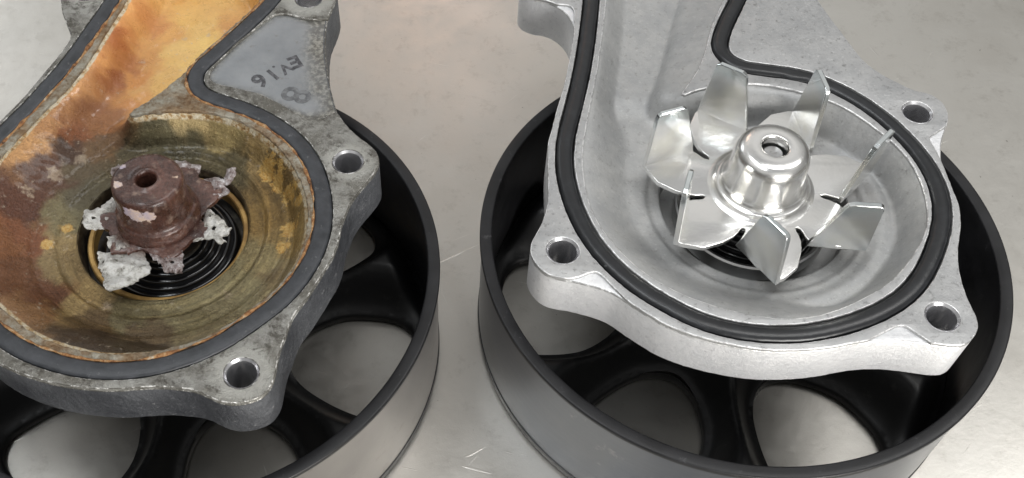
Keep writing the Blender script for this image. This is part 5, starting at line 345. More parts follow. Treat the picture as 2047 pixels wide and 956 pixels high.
  'midline': [(-3.31,6.77),(-3.32,6.67),(-3.33,6.57),(-3.34,6.47),(-3.34,6.37),(-3.35,6.27),(-3.37,6.17),(-3.38,6.07),(-3.39,5.97),(-3.40,5.87),(-3.42,5.77),(-3.43,5.67),(-3.44,5.57),(-3.46,5.47),(-3.47,5.38),(-3.48,5.28),(-3.50,5.18),(-3.51,5.08),(-3.52,4.98),(-3.53,4.88),(-3.54,4.78),(-3.56,4.68),(-3.57,4.58),(-3.59,4.48),(-3.60,4.38),(-3.62,4.29),(-3.64,4.19),(-3.66,4.09),(-3.68,3.99),(-3.70,3.89),(-3.73,3.80),(-3.75,3.70),(-3.77,3.60),(-3.80,3.50),(-3.82,3.41),(-3.85,3.31),(-3.87,3.21),(-3.90,3.12),(-3.92,3.02),(-3.95,2.92),(-3.98,2.83),(-4.00,2.73),(-4.03,2.63),(-4.06,2.54),(-4.09,2.44),(-4.12,2.35),(-4.15,2.25),(-4.18,2.15),(-4.21,2.06),(-4.24,1.96),(-4.27,1.87),(-4.30,1.77),(-4.32,1.68),(-4.35,1.58),(-4.38,1.48),(-4.41,1.39),(-4.44,1.29),(-4.46,1.19),(-4.48,1.10),(-4.50,1.00),(-4.52,0.90),(-4.53,0.80),(-4.55,0.71),(-4.56,0.61),(-4.56,0.51),(-4.57,0.41),(-4.57,0.31),(-4.57,0.21),(-4.56,0.11),(-4.56,0.01),(-4.55,-0.09),(-4.54,-0.19),(-4.53,-0.29),(-4.52,-0.39),(-4.50,-0.49),(-4.48,-0.58),(-4.46,-0.68),(-4.44,-0.78),(-4.42,-0.88),(-4.40,-0.98),(-4.37,-1.07),(-4.35,-1.17),(-4.32,-1.26),(-4.29,-1.36),(-4.25,-1.45),(-4.22,-1.55),(-4.18,-1.64),(-4.14,-1.73),(-4.10,-1.82),(-4.06,-1.91),(-4.01,-2.00),(-3.96,-2.09),(-3.91,-2.17),(-3.86,-2.26),(-3.80,-2.34),(-3.75,-2.42),(-3.69,-2.50),(-3.63,-2.58),(-3.57,-2.66),(-3.50,-2.74),(-3.44,-2.81),(-3.37,-2.88),(-3.30,-2.96),(-3.23,-3.02),(-3.15,-3.09),(-3.08,-3.16),(-3.00,-3.22),(-2.92,-3.28),(-2.84,-3.34),(-2.76,-3.40),(-2.68,-3.45),(-2.60,-3.51),(-2.51,-3.56),(-2.43,-3.61),(-2.34,-3.66),(-2.25,-3.71),(-2.17,-3.76),(-2.08,-3.81),(-1.99,-3.85),(-1.90,-3.90),(-1.81,-3.94),(-1.72,-3.98),(-1.62,-4.01),(-1.53,-4.05),(-1.44,-4.08),(-1.34,-4.11),(-1.24,-4.13),(-1.15,-4.16),(-1.05,-4.18),(-0.95,-4.20),(-0.86,-4.22),(-0.76,-4.24),(-0.66,-4.25),(-0.56,-4.27),(-0.46,-4.28),(-0.36,-4.28),(-0.26,-4.29),(-0.16,-4.29),(-0.06,-4.29),(0.04,-4.29),(0.14,-4.29),(0.24,-4.28),(0.34,-4.27),(0.43,-4.26),(0.53,-4.25),(0.63,-4.23),(0.73,-4.21),(0.83,-4.19),(0.92,-4.16),(1.02,-4.13),(1.11,-4.10),(1.21,-4.07),(1.30,-4.03),(1.39,-4.00),(1.48,-3.95),(1.57,-3.91),(1.66,-3.86),(1.74,-3.81),(1.83,-3.76),(1.91,-3.71),(2.00,-3.66),(2.08,-3.60),(2.16,-3.54),(2.24,-3.48),(2.31,-3.41),(2.39,-3.35),(2.46,-3.28),(2.53,-3.21),(2.60,-3.14),(2.67,-3.07),(2.73,-2.99),(2.80,-2.92),(2.86,-2.84),(2.93,-2.77),(2.99,-2.69),(3.06,-2.61),(3.12,-2.53),(3.18,-2.45),(3.24,-2.37),(3.30,-2.29),(3.35,-2.21),(3.41,-2.13),(3.46,-2.04),(3.51,-1.96),(3.56,-1.87),(3.60,-1.78),(3.64,-1.69),(3.68,-1.60),(3.71,-1.50),(3.75,-1.41),(3.77,-1.32),(3.80,-1.22),(3.83,-1.12),(3.85,-1.03),(3.87,-0.93),(3.89,-0.83),(3.90,-0.73),(3.91,-0.63),(3.92,-0.53),(3.93,-0.44),(3.93,-0.34),(3.93,-0.24),(3.93,-0.14),(3.92,-0.04),(3.91,0.06),(3.90,0.16),(3.89,0.26),(3.87,0.35),(3.85,0.45),(3.83,0.55),(3.80,0.64),(3.78,0.74),(3.75,0.84),(3.72,0.93),(3.69,1.03),(3.65,1.12),(3.62,1.21),(3.58,1.30),(3.54,1.40),(3.49,1.49),(3.45,1.57),(3.40,1.66),(3.35,1.75),(3.30,1.83),(3.25,1.92),(3.19,2.00),(3.13,2.08),(3.07,2.16),(3.01,2.24),(2.95,2.31),(2.88,2.38),(2.81,2.45),(2.74,2.52),(2.66,2.59),(2.59,2.65),(2.51,2.71),(2.43,2.77),(2.34,2.83),(2.26,2.88),(2.18,2.93),(2.09,2.98),(2.00,3.03),(1.92,3.08),(1.83,3.13),(1.74,3.17),(1.65,3.21),(1.56,3.25),(1.46,3.28),(1.37,3.32),(1.27,3.35),(1.18,3.38),(1.08,3.41),(0.99,3.44),(0.89,3.46),(0.79,3.48),(0.70,3.51),(0.60,3.53),(0.50,3.56),(0.41,3.59),(0.31,3.61),(0.22,3.65),(0.13,3.69),(0.04,3.74),(-0.04,3.80),(-0.11,3.87),(-0.17,3.94),(-0.22,4.03),(-0.26,4.12),(-0.28,4.21),(-0.30,4.31),(-0.30,4.41),(-0.28,4.51),(-0.26,4.60),(-0.22,4.70),(-0.19,4.79),(-0.15,4.88),(-0.11,4.97),(-0.07,5.06),(-0.02,5.15),(0.02,5.25),(0.06,5.34),(0.10,5.43),(0.14,5.52),(0.18,5.61),(0.22,5.70),(0.26,5.79),(0.31,5.88),(0.35,5.98),(0.39,6.07),(0.43,6.16),(0.47,6.25),(0.51,6.34),(0.55,6.43),(0.59,6.53),(0.63,6.62),(0.67,6.71),(0.71,6.80),(0.74,6.90),(0.78,6.99),(0.81,7.08),(0.84,7.18),(0.87,7.27),(0.89,7.37),(0.91,7.46),(0.93,7.56),(0.94,7.66),(0.95,7.75),(0.95,7.85),(0.94,7.95),(0.92,8.04),(0.90,8.13),(0.88,8.22),(0.84,8.31),(0.80,8.39),(0.75,8.47),(0.69,8.55),(0.63,8.62),(0.56,8.68),(0.49,8.75),(0.41,8.80),(0.33,8.85),(0.24,8.90),(0.15,8.94),(0.06,8.98),(-0.03,9.01),(-0.12,9.04),(-0.22,9.06),(-0.32,9.08),(-0.41,9.10),(-0.51,9.12),(-0.61,9.14),(-0.71,9.15),(-0.81,9.16),(-0.91,9.17),(-1.01,9.18),(-1.11,9.19),(-1.21,9.20),(-1.31,9.20),(-1.41,9.21),(-1.51,9.21),(-1.61,9.20),(-1.70,9.20),(-1.80,9.19),(-1.90,9.18),(-2.00,9.16),(-2.09,9.14),(-2.19,9.12),(-2.28,9.09),(-2.37,9.05),(-2.46,9.01),(-2.55,8.97),(-2.63,8.92),(-2.71,8.86),(-2.78,8.80),(-2.85,8.74),(-2.91,8.67),(-2.97,8.59),(-3.02,8.51),(-3.06,8.42),(-3.10,8.34),(-3.13,8.24),(-3.16,8.15),(-3.19,8.06),(-3.21,7.96),(-3.22,7.86),(-3.24,7.76),(-3.25,7.67),(-3.26,7.57),(-3.27,7.47),(-3.28,7.37),(-3.28,7.27),(-3.29,7.17),(-3.29,7.07),(-3.30,6.97),(-3.31,6.87)],
  'cavity': [(-2.95,7.10),(-2.95,7.00),(-2.96,6.90),(-2.96,6.80),(-2.97,6.70),(-2.97,6.60),(-2.97,6.50),(-2.98,6.40),(-2.99,6.30),(-3.00,6.20),(-3.00,6.10),(-3.01,6.00),(-3.03,5.90),(-3.04,5.80),(-3.05,5.70),(-3.05,5.60),(-3.06,5.50),(-3.07,5.40),(-3.08,5.30),(-3.08,5.20),(-3.09,5.10),(-3.10,5.00),(-3.10,4.90),(-3.11,4.80),(-3.12,4.70),(-3.13,4.60),(-3.13,4.50),(-3.15,4.40),(-3.16,4.30),(-3.17,4.20),(-3.19,4.10),(-3.20,4.00),(-3.22,3.90),(-3.24,3.81),(-3.26,3.71),(-3.28,3.61),(-3.31,3.51),(-3.33,3.42),(-3.36,3.32),(-3.39,3.22),(-3.42,3.13),(-3.45,3.03),(-3.48,2.94),(-3.51,2.84),(-3.55,2.75),(-3.58,2.65),(-3.61,2.56),(-3.64,2.46),(-3.67,2.37),(-3.69,2.27),(-3.72,2.17),(-3.75,2.08),(-3.78,1.98),(-3.81,1.88),(-3.84,1.79),(-3.87,1.69),(-3.90,1.60),(-3.93,1.50),(-3.95,1.40),(-3.98,1.31),(-4.01,1.21),(-4.04,1.12),(-4.06,1.02),(-4.08,0.92),(-4.10,0.82),(-4.12,0.72),(-4.13,0.62),(-4.14,0.52),(-4.15,0.42),(-4.16,0.32),(-4.16,0.22),(-4.16,0.12),(-4.16,0.02),(-4.15,-0.08),(-4.15,-0.18),(-4.14,-0.28),(-4.13,-0.38),(-4.12,-0.48),(-4.10,-0.58),(-4.09,-0.67),(-4.07,-0.77),(-4.05,-0.87),(-4.02,-0.97),(-3.99,-1.06),(-3.96,-1.16),(-3.93,-1.25),(-3.89,-1.35),(-3.85,-1.44),(-3.81,-1.53),(-3.77,-1.62),(-3.72,-1.71),(-3.67,-1.80),(-3.62,-1.88),(-3.57,-1.97),(-3.52,-2.06),(-3.46,-2.14),(-3.41,-2.22),(-3.35,-2.30),(-3.29,-2.38),(-3.22,-2.46),(-3.16,-2.53),(-3.09,-2.61),(-3.02,-2.68),(-2.94,-2.75),(-2.86,-2.81),(-2.78,-2.87),(-2.70,-2.93),(-2.62,-2.98),(-2.53,-3.03),(-2.44,-3.08),(-2.36,-3.13),(-2.27,-3.18),(-2.18,-3.23),(-2.10,-3.29),(-2.01,-3.34),(-1.93,-3.39),(-1.84,-3.44),(-1.75,-3.49),(-1.66,-3.54),(-1.57,-3.58),(-1.48,-3.62),(-1.39,-3.65),(-1.29,-3.68),(-1.20,-3.72),(-1.10,-3.74),(-1.00,-3.77),(-0.91,-3.79),(-0.81,-3.81),(-0.71,-3.83),(-0.61,-3.85),(-0.51,-3.86),(-0.41,-3.87),(-0.31,-3.88),(-0.21,-3.89),(-0.11,-3.89),(-0.01,-3.89),(0.09,-3.89),(0.19,-3.88),(0.29,-3.87),(0.39,-3.86),(0.49,-3.84),(0.59,-3.82),(0.68,-3.80),(0.78,-3.78),(0.88,-3.75),(0.97,-3.72),(1.07,-3.69),(1.16,-3.66),(1.26,-3.62),(1.35,-3.59),(1.44,-3.55),(1.53,-3.51),(1.63,-3.46),(1.72,-3.42),(1.80,-3.37),(1.89,-3.32),(1.98,-3.27),(2.06,-3.22),(2.14,-3.16),(2.22,-3.09),(2.29,-3.03),(2.36,-2.95),(2.43,-2.88),(2.50,-2.81),(2.57,-2.73),(2.63,-2.66),(2.70,-2.58),(2.76,-2.50),(2.82,-2.43),(2.89,-2.35),(2.94,-2.27),(3.00,-2.19),(3.06,-2.11),(3.12,-2.02),(3.17,-1.94),(3.22,-1.85),(3.27,-1.76),(3.32,-1.67),(3.36,-1.58),(3.40,-1.49),(3.43,-1.40),(3.46,-1.30),(3.49,-1.21),(3.52,-1.11),(3.54,-1.01),(3.57,-0.91),(3.58,-0.81),(3.59,-0.72),(3.60,-0.62),(3.61,-0.52),(3.61,-0.41),(3.60,-0.31),(3.60,-0.21),(3.59,-0.11),(3.58,-0.01),(3.56,0.08),(3.55,0.18),(3.53,0.28),(3.50,0.38),(3.48,0.48),(3.45,0.57),(3.42,0.67),(3.38,0.76),(3.35,0.85),(3.31,0.95),(3.27,1.04),(3.22,1.13),(3.18,1.22),(3.13,1.31),(3.08,1.39),(3.03,1.48),(2.97,1.56),(2.91,1.64),(2.85,1.72),(2.79,1.80),(2.73,1.88),(2.66,1.96),(2.59,2.03),(2.52,2.10),(2.45,2.17),(2.38,2.24),(2.30,2.31),(2.23,2.37),(2.15,2.43),(2.07,2.50),(1.99,2.55),(1.91,2.61),(1.82,2.67),(1.74,2.72),(1.65,2.77),(1.56,2.81),(1.47,2.85),(1.38,2.89),(1.28,2.93),(1.19,2.96),(1.09,2.99),(1.00,3.02),(0.90,3.04),(0.80,3.06),(0.70,3.08),(0.60,3.09),(0.50,3.10),(0.40,3.11),(0.30,3.11),(0.20,3.11),(0.10,3.11),(0.00,3.10),(-0.10,3.09),(-0.20,3.08),(-0.30,3.06),(-0.40,3.05),(-0.49,3.03),(-0.59,3.00),(-0.69,2.98),(-0.79,2.95),(-0.88,2.93),(-0.98,2.90),(-1.08,2.87),(-1.17,2.84),(-1.26,2.80),(-1.35,2.76),(-1.45,2.73),(-1.52,2.77),(-1.49,2.86),(-1.44,2.94),(-1.38,3.03),(-1.32,3.11),(-1.26,3.19),(-1.20,3.27),(-1.15,3.35),(-1.09,3.44),(-1.04,3.52),(-0.99,3.61),(-0.94,3.70),(-0.90,3.79),(-0.85,3.87),(-0.80,3.96),(-0.76,4.05),(-0.72,4.14),(-0.67,4.23),(-0.63,4.33),(-0.59,4.42),(-0.58,4.52),(-0.56,4.62),(-0.51,4.70),(-0.46,4.79),(-0.47,4.88),(-0.43,4.98),(-0.39,5.07),(-0.35,5.16),(-0.31,5.25),(-0.27,5.34),(-0.23,5.43),(-0.19,5.52),(-0.14,5.62),(-0.10,5.71),(-0.06,5.80),(-0.02,5.89),(0.02,5.98),(0.06,6.07),(0.10,6.16),(0.15,6.25),(0.19,6.34),(0.23,6.43),(0.27,6.53),(0.30,6.62),(0.34,6.71),(0.38,6.81),(0.42,6.90),(0.46,6.99),(0.49,7.09),(0.53,7.18),(0.55,7.28),(0.56,7.38),(0.56,7.48),(0.56,7.58),(0.55,7.68),(0.53,7.78),(0.50,7.87),(0.46,7.96),(0.41,8.05),(0.35,8.13),(0.29,8.21),(0.21,8.27),(0.14,8.34),(0.05,8.39),(-0.04,8.44),(-0.13,8.48),(-0.22,8.52),(-0.31,8.55),(-0.41,8.58),(-0.51,8.61),(-0.60,8.63),(-0.70,8.65),(-0.80,8.67),(-0.90,8.69),(-1.00,8.70),(-1.10,8.71),(-1.20,8.72),(-1.30,8.73),(-1.40,8.73),(-1.50,8.73),(-1.60,8.73),(-1.70,8.72),(-1.80,8.71),(-1.90,8.69),(-2.00,8.67),(-2.09,8.65),(-2.19,8.61),(-2.28,8.57),(-2.37,8.52),(-2.45,8.47),(-2.52,8.40),(-2.59,8.33),(-2.66,8.25),(-2.71,8.17),(-2.76,8.08),(-2.80,7.99),(-2.83,7.89),(-2.86,7.79),(-2.88,7.70),(-2.90,7.60),(-2.91,7.50),(-2.92,7.40),(-2.93,7.30),(-2.94,7.20)],
}


ZT = 5.87
# ---------------------------------------------------------------- bench
bm = bmesh.new(); bmesh.ops.create_grid(bm, x_segments=40, y_segments=40, size=.9); me = bpy.data.meshes.new('bench'); bm.to_mesh(me); bm.free()
o = link('workbench_surface', me, BENCH, None, 'structure'); o.location = (0, .35, 0)

# ---------------------------------------------------------------- pulley (black, open side up)
WIN = [(0, 5.88), (-9, 5.86), (-14, 5.74), (-17.5, 5.45), (-18.8, 5.0), (-19.5, 4.2), (-18, 3.3), (-12, 2.7), (0, 2.45), (12, 2.7), (19, 3.3), (21, 4.0), (19, 4.8), (16.5, 5.35), (13, 5.72), (8, 5.86)]
def window(phi):
    P = np.array([(r*math.cos(math.radians(phi+a)), r*math.sin(math.radians(phi+a))) for a, r in WIN])
    out = []
    n = len(P)
    for i in range(n):
        p0, p1, p2, p3 = P[i-1], P[i], P[(i+1) % n], P[(i+2) % n]
        for t in np.linspace(0, 1, 7)[:-1]:
            out.append(tuple(.5*((2*p1)+(-p0+p2)*t+(2*p0-5*p1+4*p2-p3)*t*t+(-p0+3*p1-3*p2+p3)*t**3)))
    return [tuple(map(float, q)) for q in out]
def pulley(root, phi0, band):
    prof = [(6.20, .42), (6.20, 3.55), (6.21, 3.585), (6.24, 3.603), (6.47, 3.61), (6.498, 3.602), (6.512, 3.58), (6.512, 3.475), (6.50, 3.455), (6.458, 3.44), (6.42, 3.43),
            (6.42, .42), (6.42, .30), (6.475, .28), (6.48, .10), (6.45, .03), (6.40, 0), (6.12, 0), (6.12, .30)]
    b = link('pulley', flip_out(lathe_mesh(prof, 256)), PAINT, root, ang=.9)
    link('belt_band', flip_out(lathe_mesh([(6.40, 3.445), (6.452, 3.435), (6.455, .31), (6.40, .305)], 256)), band, b, ang=.9)
    wins = [window(phi0+60*k) for k in range(6)]
    vo, F = field([circle(0, 0, 6.21, 160)]+wins, .11)
    d = np.min([seg_dist(vo, w) for w in wins], 0); r = np.hypot(vo[:, 0], vo[:, 1])
    z = .32+1.15*sstep(.02, .95, d)*sstep(6.2, 5.4, r)+.25*sstep(3, 2, r)
    v = [(x, y, zz) for (x, y), zz in zip(vo, z)]; me = mesh('web', v, F)
    parts = [me]
    for w in wins:                                        # turned-down lip round each opening
        n = len(w); A = np.array(w); c = A.mean(0); v = []
        for (x, y) in A:
            k = (np.array((x, y))-c); k /= np.linalg.norm(k); v += [(x, y, .32), (x-.04*k[0], y-.04*k[1], .20), (x-.04*k[0], y-.04*k[1], .06)]
        f = []
        for i in range(n):
            j = (i+1) % n; f += [(3*i, 3*j, 3*j+1, 3*i+1), (3*i+1, 3*j+1, 3*j+2, 3*i+2)]
        parts.append(mesh('lip', v, f))
    link('spoked_web', flip_out(join(parts)), INNER, b, ang=1.5)
    link('bearing_neck', flip_out(lathe_mesh([(1.2, .3), (1.9, .35), (1.9, 2.2), (2.3, 2.6), (2.5, 3.6), (2.9, 4.5), (3.2, 5.0)], 64)), INNER, root)
    return b

# ---------------------------------------------------------------- gasket
def gasket(C, root, mat_, hw, zt, nubs=(), sq=.75):
    M_ = np.array(C['midline']); n = len(M_); T = np.roll(M_, -1, 0)-np.roll(M_, 1, 0); T /= np.linalg.norm(T, axis=1)[:, None]; Nn = np.stack([T[:, 1], -T[:, 0]], 1)
    K = 16; v = []; f = []; zb = 5.60; hz = (zt-zb)/2
    for i in range(n):
        wi = hw
        for (x, y) in nubs: wi += .05*math.exp(-((M_[i, 0]-x)**2+(M_[i, 1]-y)**2)/.03)
        off = .012*noise.noise(Vector((M_[i, 0]*1.3, M_[i, 1]*1.3, 3)))
        for k in range(K):
            a = 2*math.pi*k/K; ca, sa = math.cos(a), math.sin(a)
            x = (wi if ca > 0 else hw)*math.copysign(abs(ca)**sq, ca) if False else hw*math.copysign(abs(ca)**sq, ca)*(wi/hw if ca < 0 else 1)
            p = M_[i]+Nn[i]*(x+off); v.append((p[0], p[1], zb+hz+hz*math.copysign(abs(sa)**sq, sa)))
    for i in range(n):
        j = (i+1) % n
        for k in range(K): f.append((i*K+k, j*K+k, j*K+(k+1) % K, i*K+(k+1) % K))
    return link('gasket', flip_out(mesh('gasket', v, f)), mat_, root, ang=3)

# ---------------------------------------------------------------- casting
def bolt_bores(holes, root, mat_, zb=4.6):
    for (x, y) in holes:
        link('bolt_hole', flip_out(lathe_mesh([(.372, ZT-.03), (.362, ZT+.002), (.318, ZT-.05), (.312, ZT-.12), (.312, zb-.01)], 40, x, y)), mat_, root)
def casting(C, root, holes, face_paths, M_edge, M_face, M_side, M_land, M_cav, old):
    go = C['groove_out']; gi = C['groove_in']; cv = C['cavity']; ol = C['outline']
    hl = [circle(x, y, .366, 40) for x, y in holes]
    lo = [ol, go]+hl
    body = link('housing', plate_mesh(lo, 5.80, 4.60, .05, 3), M_side, root, edge=M_edge)
    top = ol
    for p in face_paths: top = splice(top, p)
    link('sealing_face', plate_mesh([top, go]+hl, ZT, 5.775, .022, 2), M_face, body, edge=M_edge)
    if old: gi2, cv2 = gi, ragged(cv, .06, .035, 2.)
    else: gi2, cv2 = gi, cv
    link('inner_rim', plate_mesh([gi2, cv2], ZT-.002, 5.30, .03, 2), M_land, body, edge=M_edge if not old else None)
    gg = [(x, y) for x, y in go]
    link('groove_floor', plate_mesh([go, gi], 5.61, 5.35, .001, 0), GROOVE, body)
    # cavity floor and walls
    HR = 2.0 if old else 2.25; HC = (0, .1) if old else (0, 0)
    vo, F = field([cv, circle(HC[0], HC[1], HR, 90)], .062)
    d = seg_dist(vo, cv); r = np.hypot(vo[:, 0], vo[:, 1]); th = np.degrees(np.arctan2(vo[:, 1], vo[:, 0]))
    x, y = vo[:, 0], vo[:, 1]
    soft = sstep(-1.5, -2.6, x)*sstep(3.2, 1.5, y)+sstep(-.5, -2.0, y)*sstep(1.5, -.5, x)      # where the scroll wall leans back
    soft = np.clip(soft, 0, 1); left = sstep(-1.6, -2.4, x)
    w = .42+.75*soft+(.35 if old else .18)*left*(1-soft)
    if not old:
        rs = sstep(2.4, 3.2, y)*sstep(-.5, .2, (x+2.0-.28*(y-3))); w = w*(1-rs)+1.5*rs
    chan = sstep(2.6, 3.4, y)*sstep(.6, -.2, x-.25*(y-3))
    floor = 4.93+.22*chan+(.10*sstep(2.40, 2.47, r)*(1-chan) if old else .06*sstep(2.5, 2.62, r))+.10*sstep(2.2, 3.9, r)*(1-chan)
    if old: floor = floor+.05*sstep(2.98, 3.03, r)*(1-chan)
    t = np.clip(d/w, 0, 1); sf = np.clip(.25+.6*np.maximum(soft, left), 0, .8); prof = 1-(t*t*(3-2*t)*sf+t*(1-sf))
    z = floor+(5.80-floor)*prof
    if not old: z += .10*sstep(.25, 0, np.abs(r-2.95))*sstep(-10, 0, 0*r)*sstep(-.5, 1.2, x)*0.6
    if old: z += .022*fbm(vo, 1.6, 5.)+.012*fbm(vo, 5., 9.)
    z = np.where(d < 1e-4, 5.80, z)
    me = mesh('cavity', [(a, b, c) for (a, b), c in zip(vo, z)], F)
    if old:
        px = np.array([s[0] for s in STAINS_SHADE]); cc = np.array([[v*(1.16 if s[0][1] > 2.9 and s[0][0] < .3 else 1.0) for v in lin(s[1])] for s in STAINS_SHADE])
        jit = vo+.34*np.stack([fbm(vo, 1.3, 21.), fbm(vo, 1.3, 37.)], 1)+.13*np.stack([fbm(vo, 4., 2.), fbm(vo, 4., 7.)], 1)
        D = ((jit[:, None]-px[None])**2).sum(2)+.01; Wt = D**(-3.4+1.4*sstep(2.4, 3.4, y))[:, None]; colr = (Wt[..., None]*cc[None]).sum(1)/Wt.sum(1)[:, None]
        at = me.color_attributes.new('stain_shade', 'FLOAT_COLOR', 'POINT'); at.data.foreach_set('color', np.c_[colr, np.ones(len(colr))].ravel().astype(np.float32))
        cr = sstep(.16, .0, d)+.8*sstep(.10, .0, np.abs(r-HR))*0+.5*sstep(.5, 0, np.abs(d-.25))*0
        fm = sstep(2.3, 3.6, y+.25*fbm(vo, 1.5, 12.)); at = me.attributes.new('film', 'FLOAT', 'POINT'); at.data.foreach_set('value', fm.astype(np.float32))
        gd = np.zeros(len(vo))
        for (a, b, q) in ((2.05, 2.1, .32), (2.4, 1.75, .34), (2.75, 1.35, .28), (3.0, .45, .30), (2.95, -.05, .26), (-2.3, -.2, .22), (-2.5, -.8, .2), (3.15, 1.0, .2)): gd = np.maximum(gd, np.exp(-((x-a)**2+(y-b)**2)/q**2))
        at = me.attributes.new('gold', 'FLOAT', 'POINT'); at.data.foreach_set('value', gd.astype(np.float32))
        bw = sstep(3.5, 3.2, r)*sstep(-2.4, -1.7, x)*(1-chan)
        at = me.attributes.new('bowl', 'FLOAT', 'POINT'); at.data.foreach_set('value', bw.astype(np.float32))
        at = me.attributes.new('crust', 'FLOAT', 'POINT'); at.data.foreach_set('value', cr.astype(np.float32))
        pl = np.zeros(len(vo))
        for (a, b, q, s_) in PALE: pl = np.maximum(pl, s_*np.exp(-(((x-a)**2+(y-b)**2)/q**2)**2))
        at = me.attributes.new('pale', 'FLOAT', 'POINT'); at.data.foreach_set('value', pl.astype(np.float32))
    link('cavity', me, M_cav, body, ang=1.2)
    zr = 4.93
    link('seal_bore', flip_out(lathe_mesh([(HR+.02, zr+.02), (HR, zr-.02), (HR-.04, zr-.12), (HR-.06, 4.25), (.9, 4.2)], 90, *HC)), SEALBORE if old else M_cav, body, ang=.5)
    bolt_bores(holes, body, BORE)
    return body
m = N('blackened_bore'); c = m.mix(m.rng(m.noise(3, 6, .7), .45, .65), (.018, .013, .010), (.10, .085, .06)); m.set(Base_Color=c, Roughness=.4); m.bump(m.noise(5, 5), .4, .0004); SEALBORE = m.m

def seal(root, cx, cy, old):
    prof = [(1.62, 4.30)]
    for k in range(5):
        r = 1.52-.15*k; z = 4.50+.07*k
        prof += [(r+.05, z+.0), (r+.03, z+.03), (r-.03, z+.04), (r-.07, z+.02), (r-.085, z+.015)]
    prof += [(.75, 4.9), (.75, 5.3)]
    s = link('shaft_seal', flip_out(lathe_mesh(prof, 96, cx, cy)), SEAL, root, ang=1.2)
    if old: rp_ = [(1.90, 4.60), (1.89, 4.78), (1.86, 4.81), (1.78, 4.81), (1.75, 4.78), (1.74, 4.5)]
    else: rp_ = [(1.84, 4.4), (1.83, 4.78), (1.79, 4.82), (1.72, 4.80), (1.68, 4.4)]
    link('seal_ring', flip_out(lathe_mesh(rp_, 96, cx, cy)), BRASS if old else STEEL, s)
    return s

# ================================================================ NEW PUMP (right)
AX_R = (7.4635, 15.9887); AX_L = (-6.5545, 15.2072); TL = -0.1623
new = empty('water_pump', (*AX_R, 0), 0, label='clean new water pump with a shiny whole impeller, on the right', category='water pump', group='two water pumps side by side on the metal bench')
pulley(new, -62.5, BELT)
PATHS = [[(-4.7, -2.81), (-4.46, -2.76), (-4.23, -2.63), (-4.1, -2.6), (-3.99, -2.71), (-3.81, -2.99), (-3.55, -3.34)],
         [(1.39, -4.43), (1.8, -4.22), (2.14, -4.04), (2.28, -4.06), (2.42, -4.24), (2.69, -4.5)],
         [(4.29, .32), (4.25, .87), (4.17, 1.27), (4.38, 1.41), (4.71, 1.64)],
         [(-4.39, 6.13), (-4.02, 6.09), (-3.93, 5.89), (-4.01, 5.11)]]
casting(CONTOUR_NEW, new, [(4.12, 2.1), (3.1, -3.85), (-4.79, -2.05), (1.8, 7.55), (-4.75, 6.75)], PATHS, EDGE, CAST, CAST_LIT, CAST, CASTB, False)
gasket(CONTOUR_NEW, new, RUBBER, .198, 5.93, [(-4.06, 2.33), (1.41, 3.41), (3.54, -1.46), (-2.04, -3.67)])
seal(new, 0, 0, False)
# impeller: pressed star plate, domed hub, seven upright blades
imp = link('impeller', flip_out(lathe_mesh([(.30, 6.55), (.30, 6.93), (.315, 6.965), (.345, 6.975), (.50, 6.97), (.64, 6.95), (.75, 6.89), (.815, 6.79), (.85, 6.62), (.868, 6.35), (.88, 6.10), (.895, 5.95), (.925, 5.85), (.975, 5.78), (1.03, 5.75),
      (1.055, 5.745), (1.075, 5.715), (1.11, 5.68), (1.16, 5.648), (1.21, 5.63), (1.25, 5.612)], 96)), ZINCHUB, new, ang=1.0)
link('shaft_end', flip_out(lathe_mesh([(.001, 6.80), (.05, 6.80), (.07, 6.77), (.20, 6.76), (.24, 6.72), (.24, 5.2)], 32)), STEEL, imp)
def pol(r, a): return (r*math.cos(math.radians(a)), r*math.sin(math.radians(a)))
star = []
for k in range(7):
    b0 = -k*360/7*-1
    seq = [(1.87, 90.7), (2.30, 103.5), (2.72, 113.8), (2.66, 117), (2.40, 125.5), (2.0, 132.5), (1.75, 136.8), (1.56, 138.6), (1.45, 139.0), (1.38, 140.4), (1.38, 142.4), (1.46, 143.6), (1.56, 143.2), (1.70, 142.2)]
    star += [pol(r, a+b0) for r, a in seq]
link('star_plate', plate_mesh([star], 5.62, 5.49, .022, 2), ZINCHUB, imp, ang=.7)
def blade_mesh():
    ib = Vector((*pol(1.80, 89.5), 5.50)); ob = Vector((*pol(2.74, 114.0), 5.50)); it = Vector((*pol(2.19, 97.3), 7.14)); ot = Vector((*pol(2.665, 111.3), 7.16))
    pn = (ob-ib).cross(it-ib).normalized(); dd = (ot-ib).dot(pn); ot = ot-pn*dd*.5; it = it+pn*dd*.5; pn = (ob-ib).cross(it-ib).normalized(); ot = ot-pn*(ot-ib).dot(pn)
    def bl(u, v_): return (ib.lerp(ob, u)).lerp(it.lerp(ot, u), v_)
    out = [bl(0, 0), bl(1, 0), bl(1, .90), bl(.97, .97), bl(.88, 1), bl(.14, 1), bl(.03, .97), bl(0, .92)]
    nn = (ob-ib).cross(it-ib).normalized()*.062
    bm = bmesh.new(); a = [bm.verts.new((p+nn)*S) for p in out]; b = [bm.verts.new((p-nn)*S) for p in out]
    bm.faces.new(a); bm.faces.new(b[::-1])
    for i in range(len(out)): j = (i+1) % len(out); bm.faces.new((a[j], a[i], b[i], b[j]))
    bmesh.ops.recalc_face_normals(bm, faces=bm.faces)
    bmesh.ops.bevel(bm, geom=[e_ for e_ in bm.edges if e_.calc_face_angle(0) > .8], offset=.022*S, segments=2, profile=.5, affect='EDGES')
    me = bpy.data.meshes.new('blade'); bm.to_mesh(me); bm.free(); return me
b0 = link('blade', blade_mesh(), ZINC, imp, ang=.3)
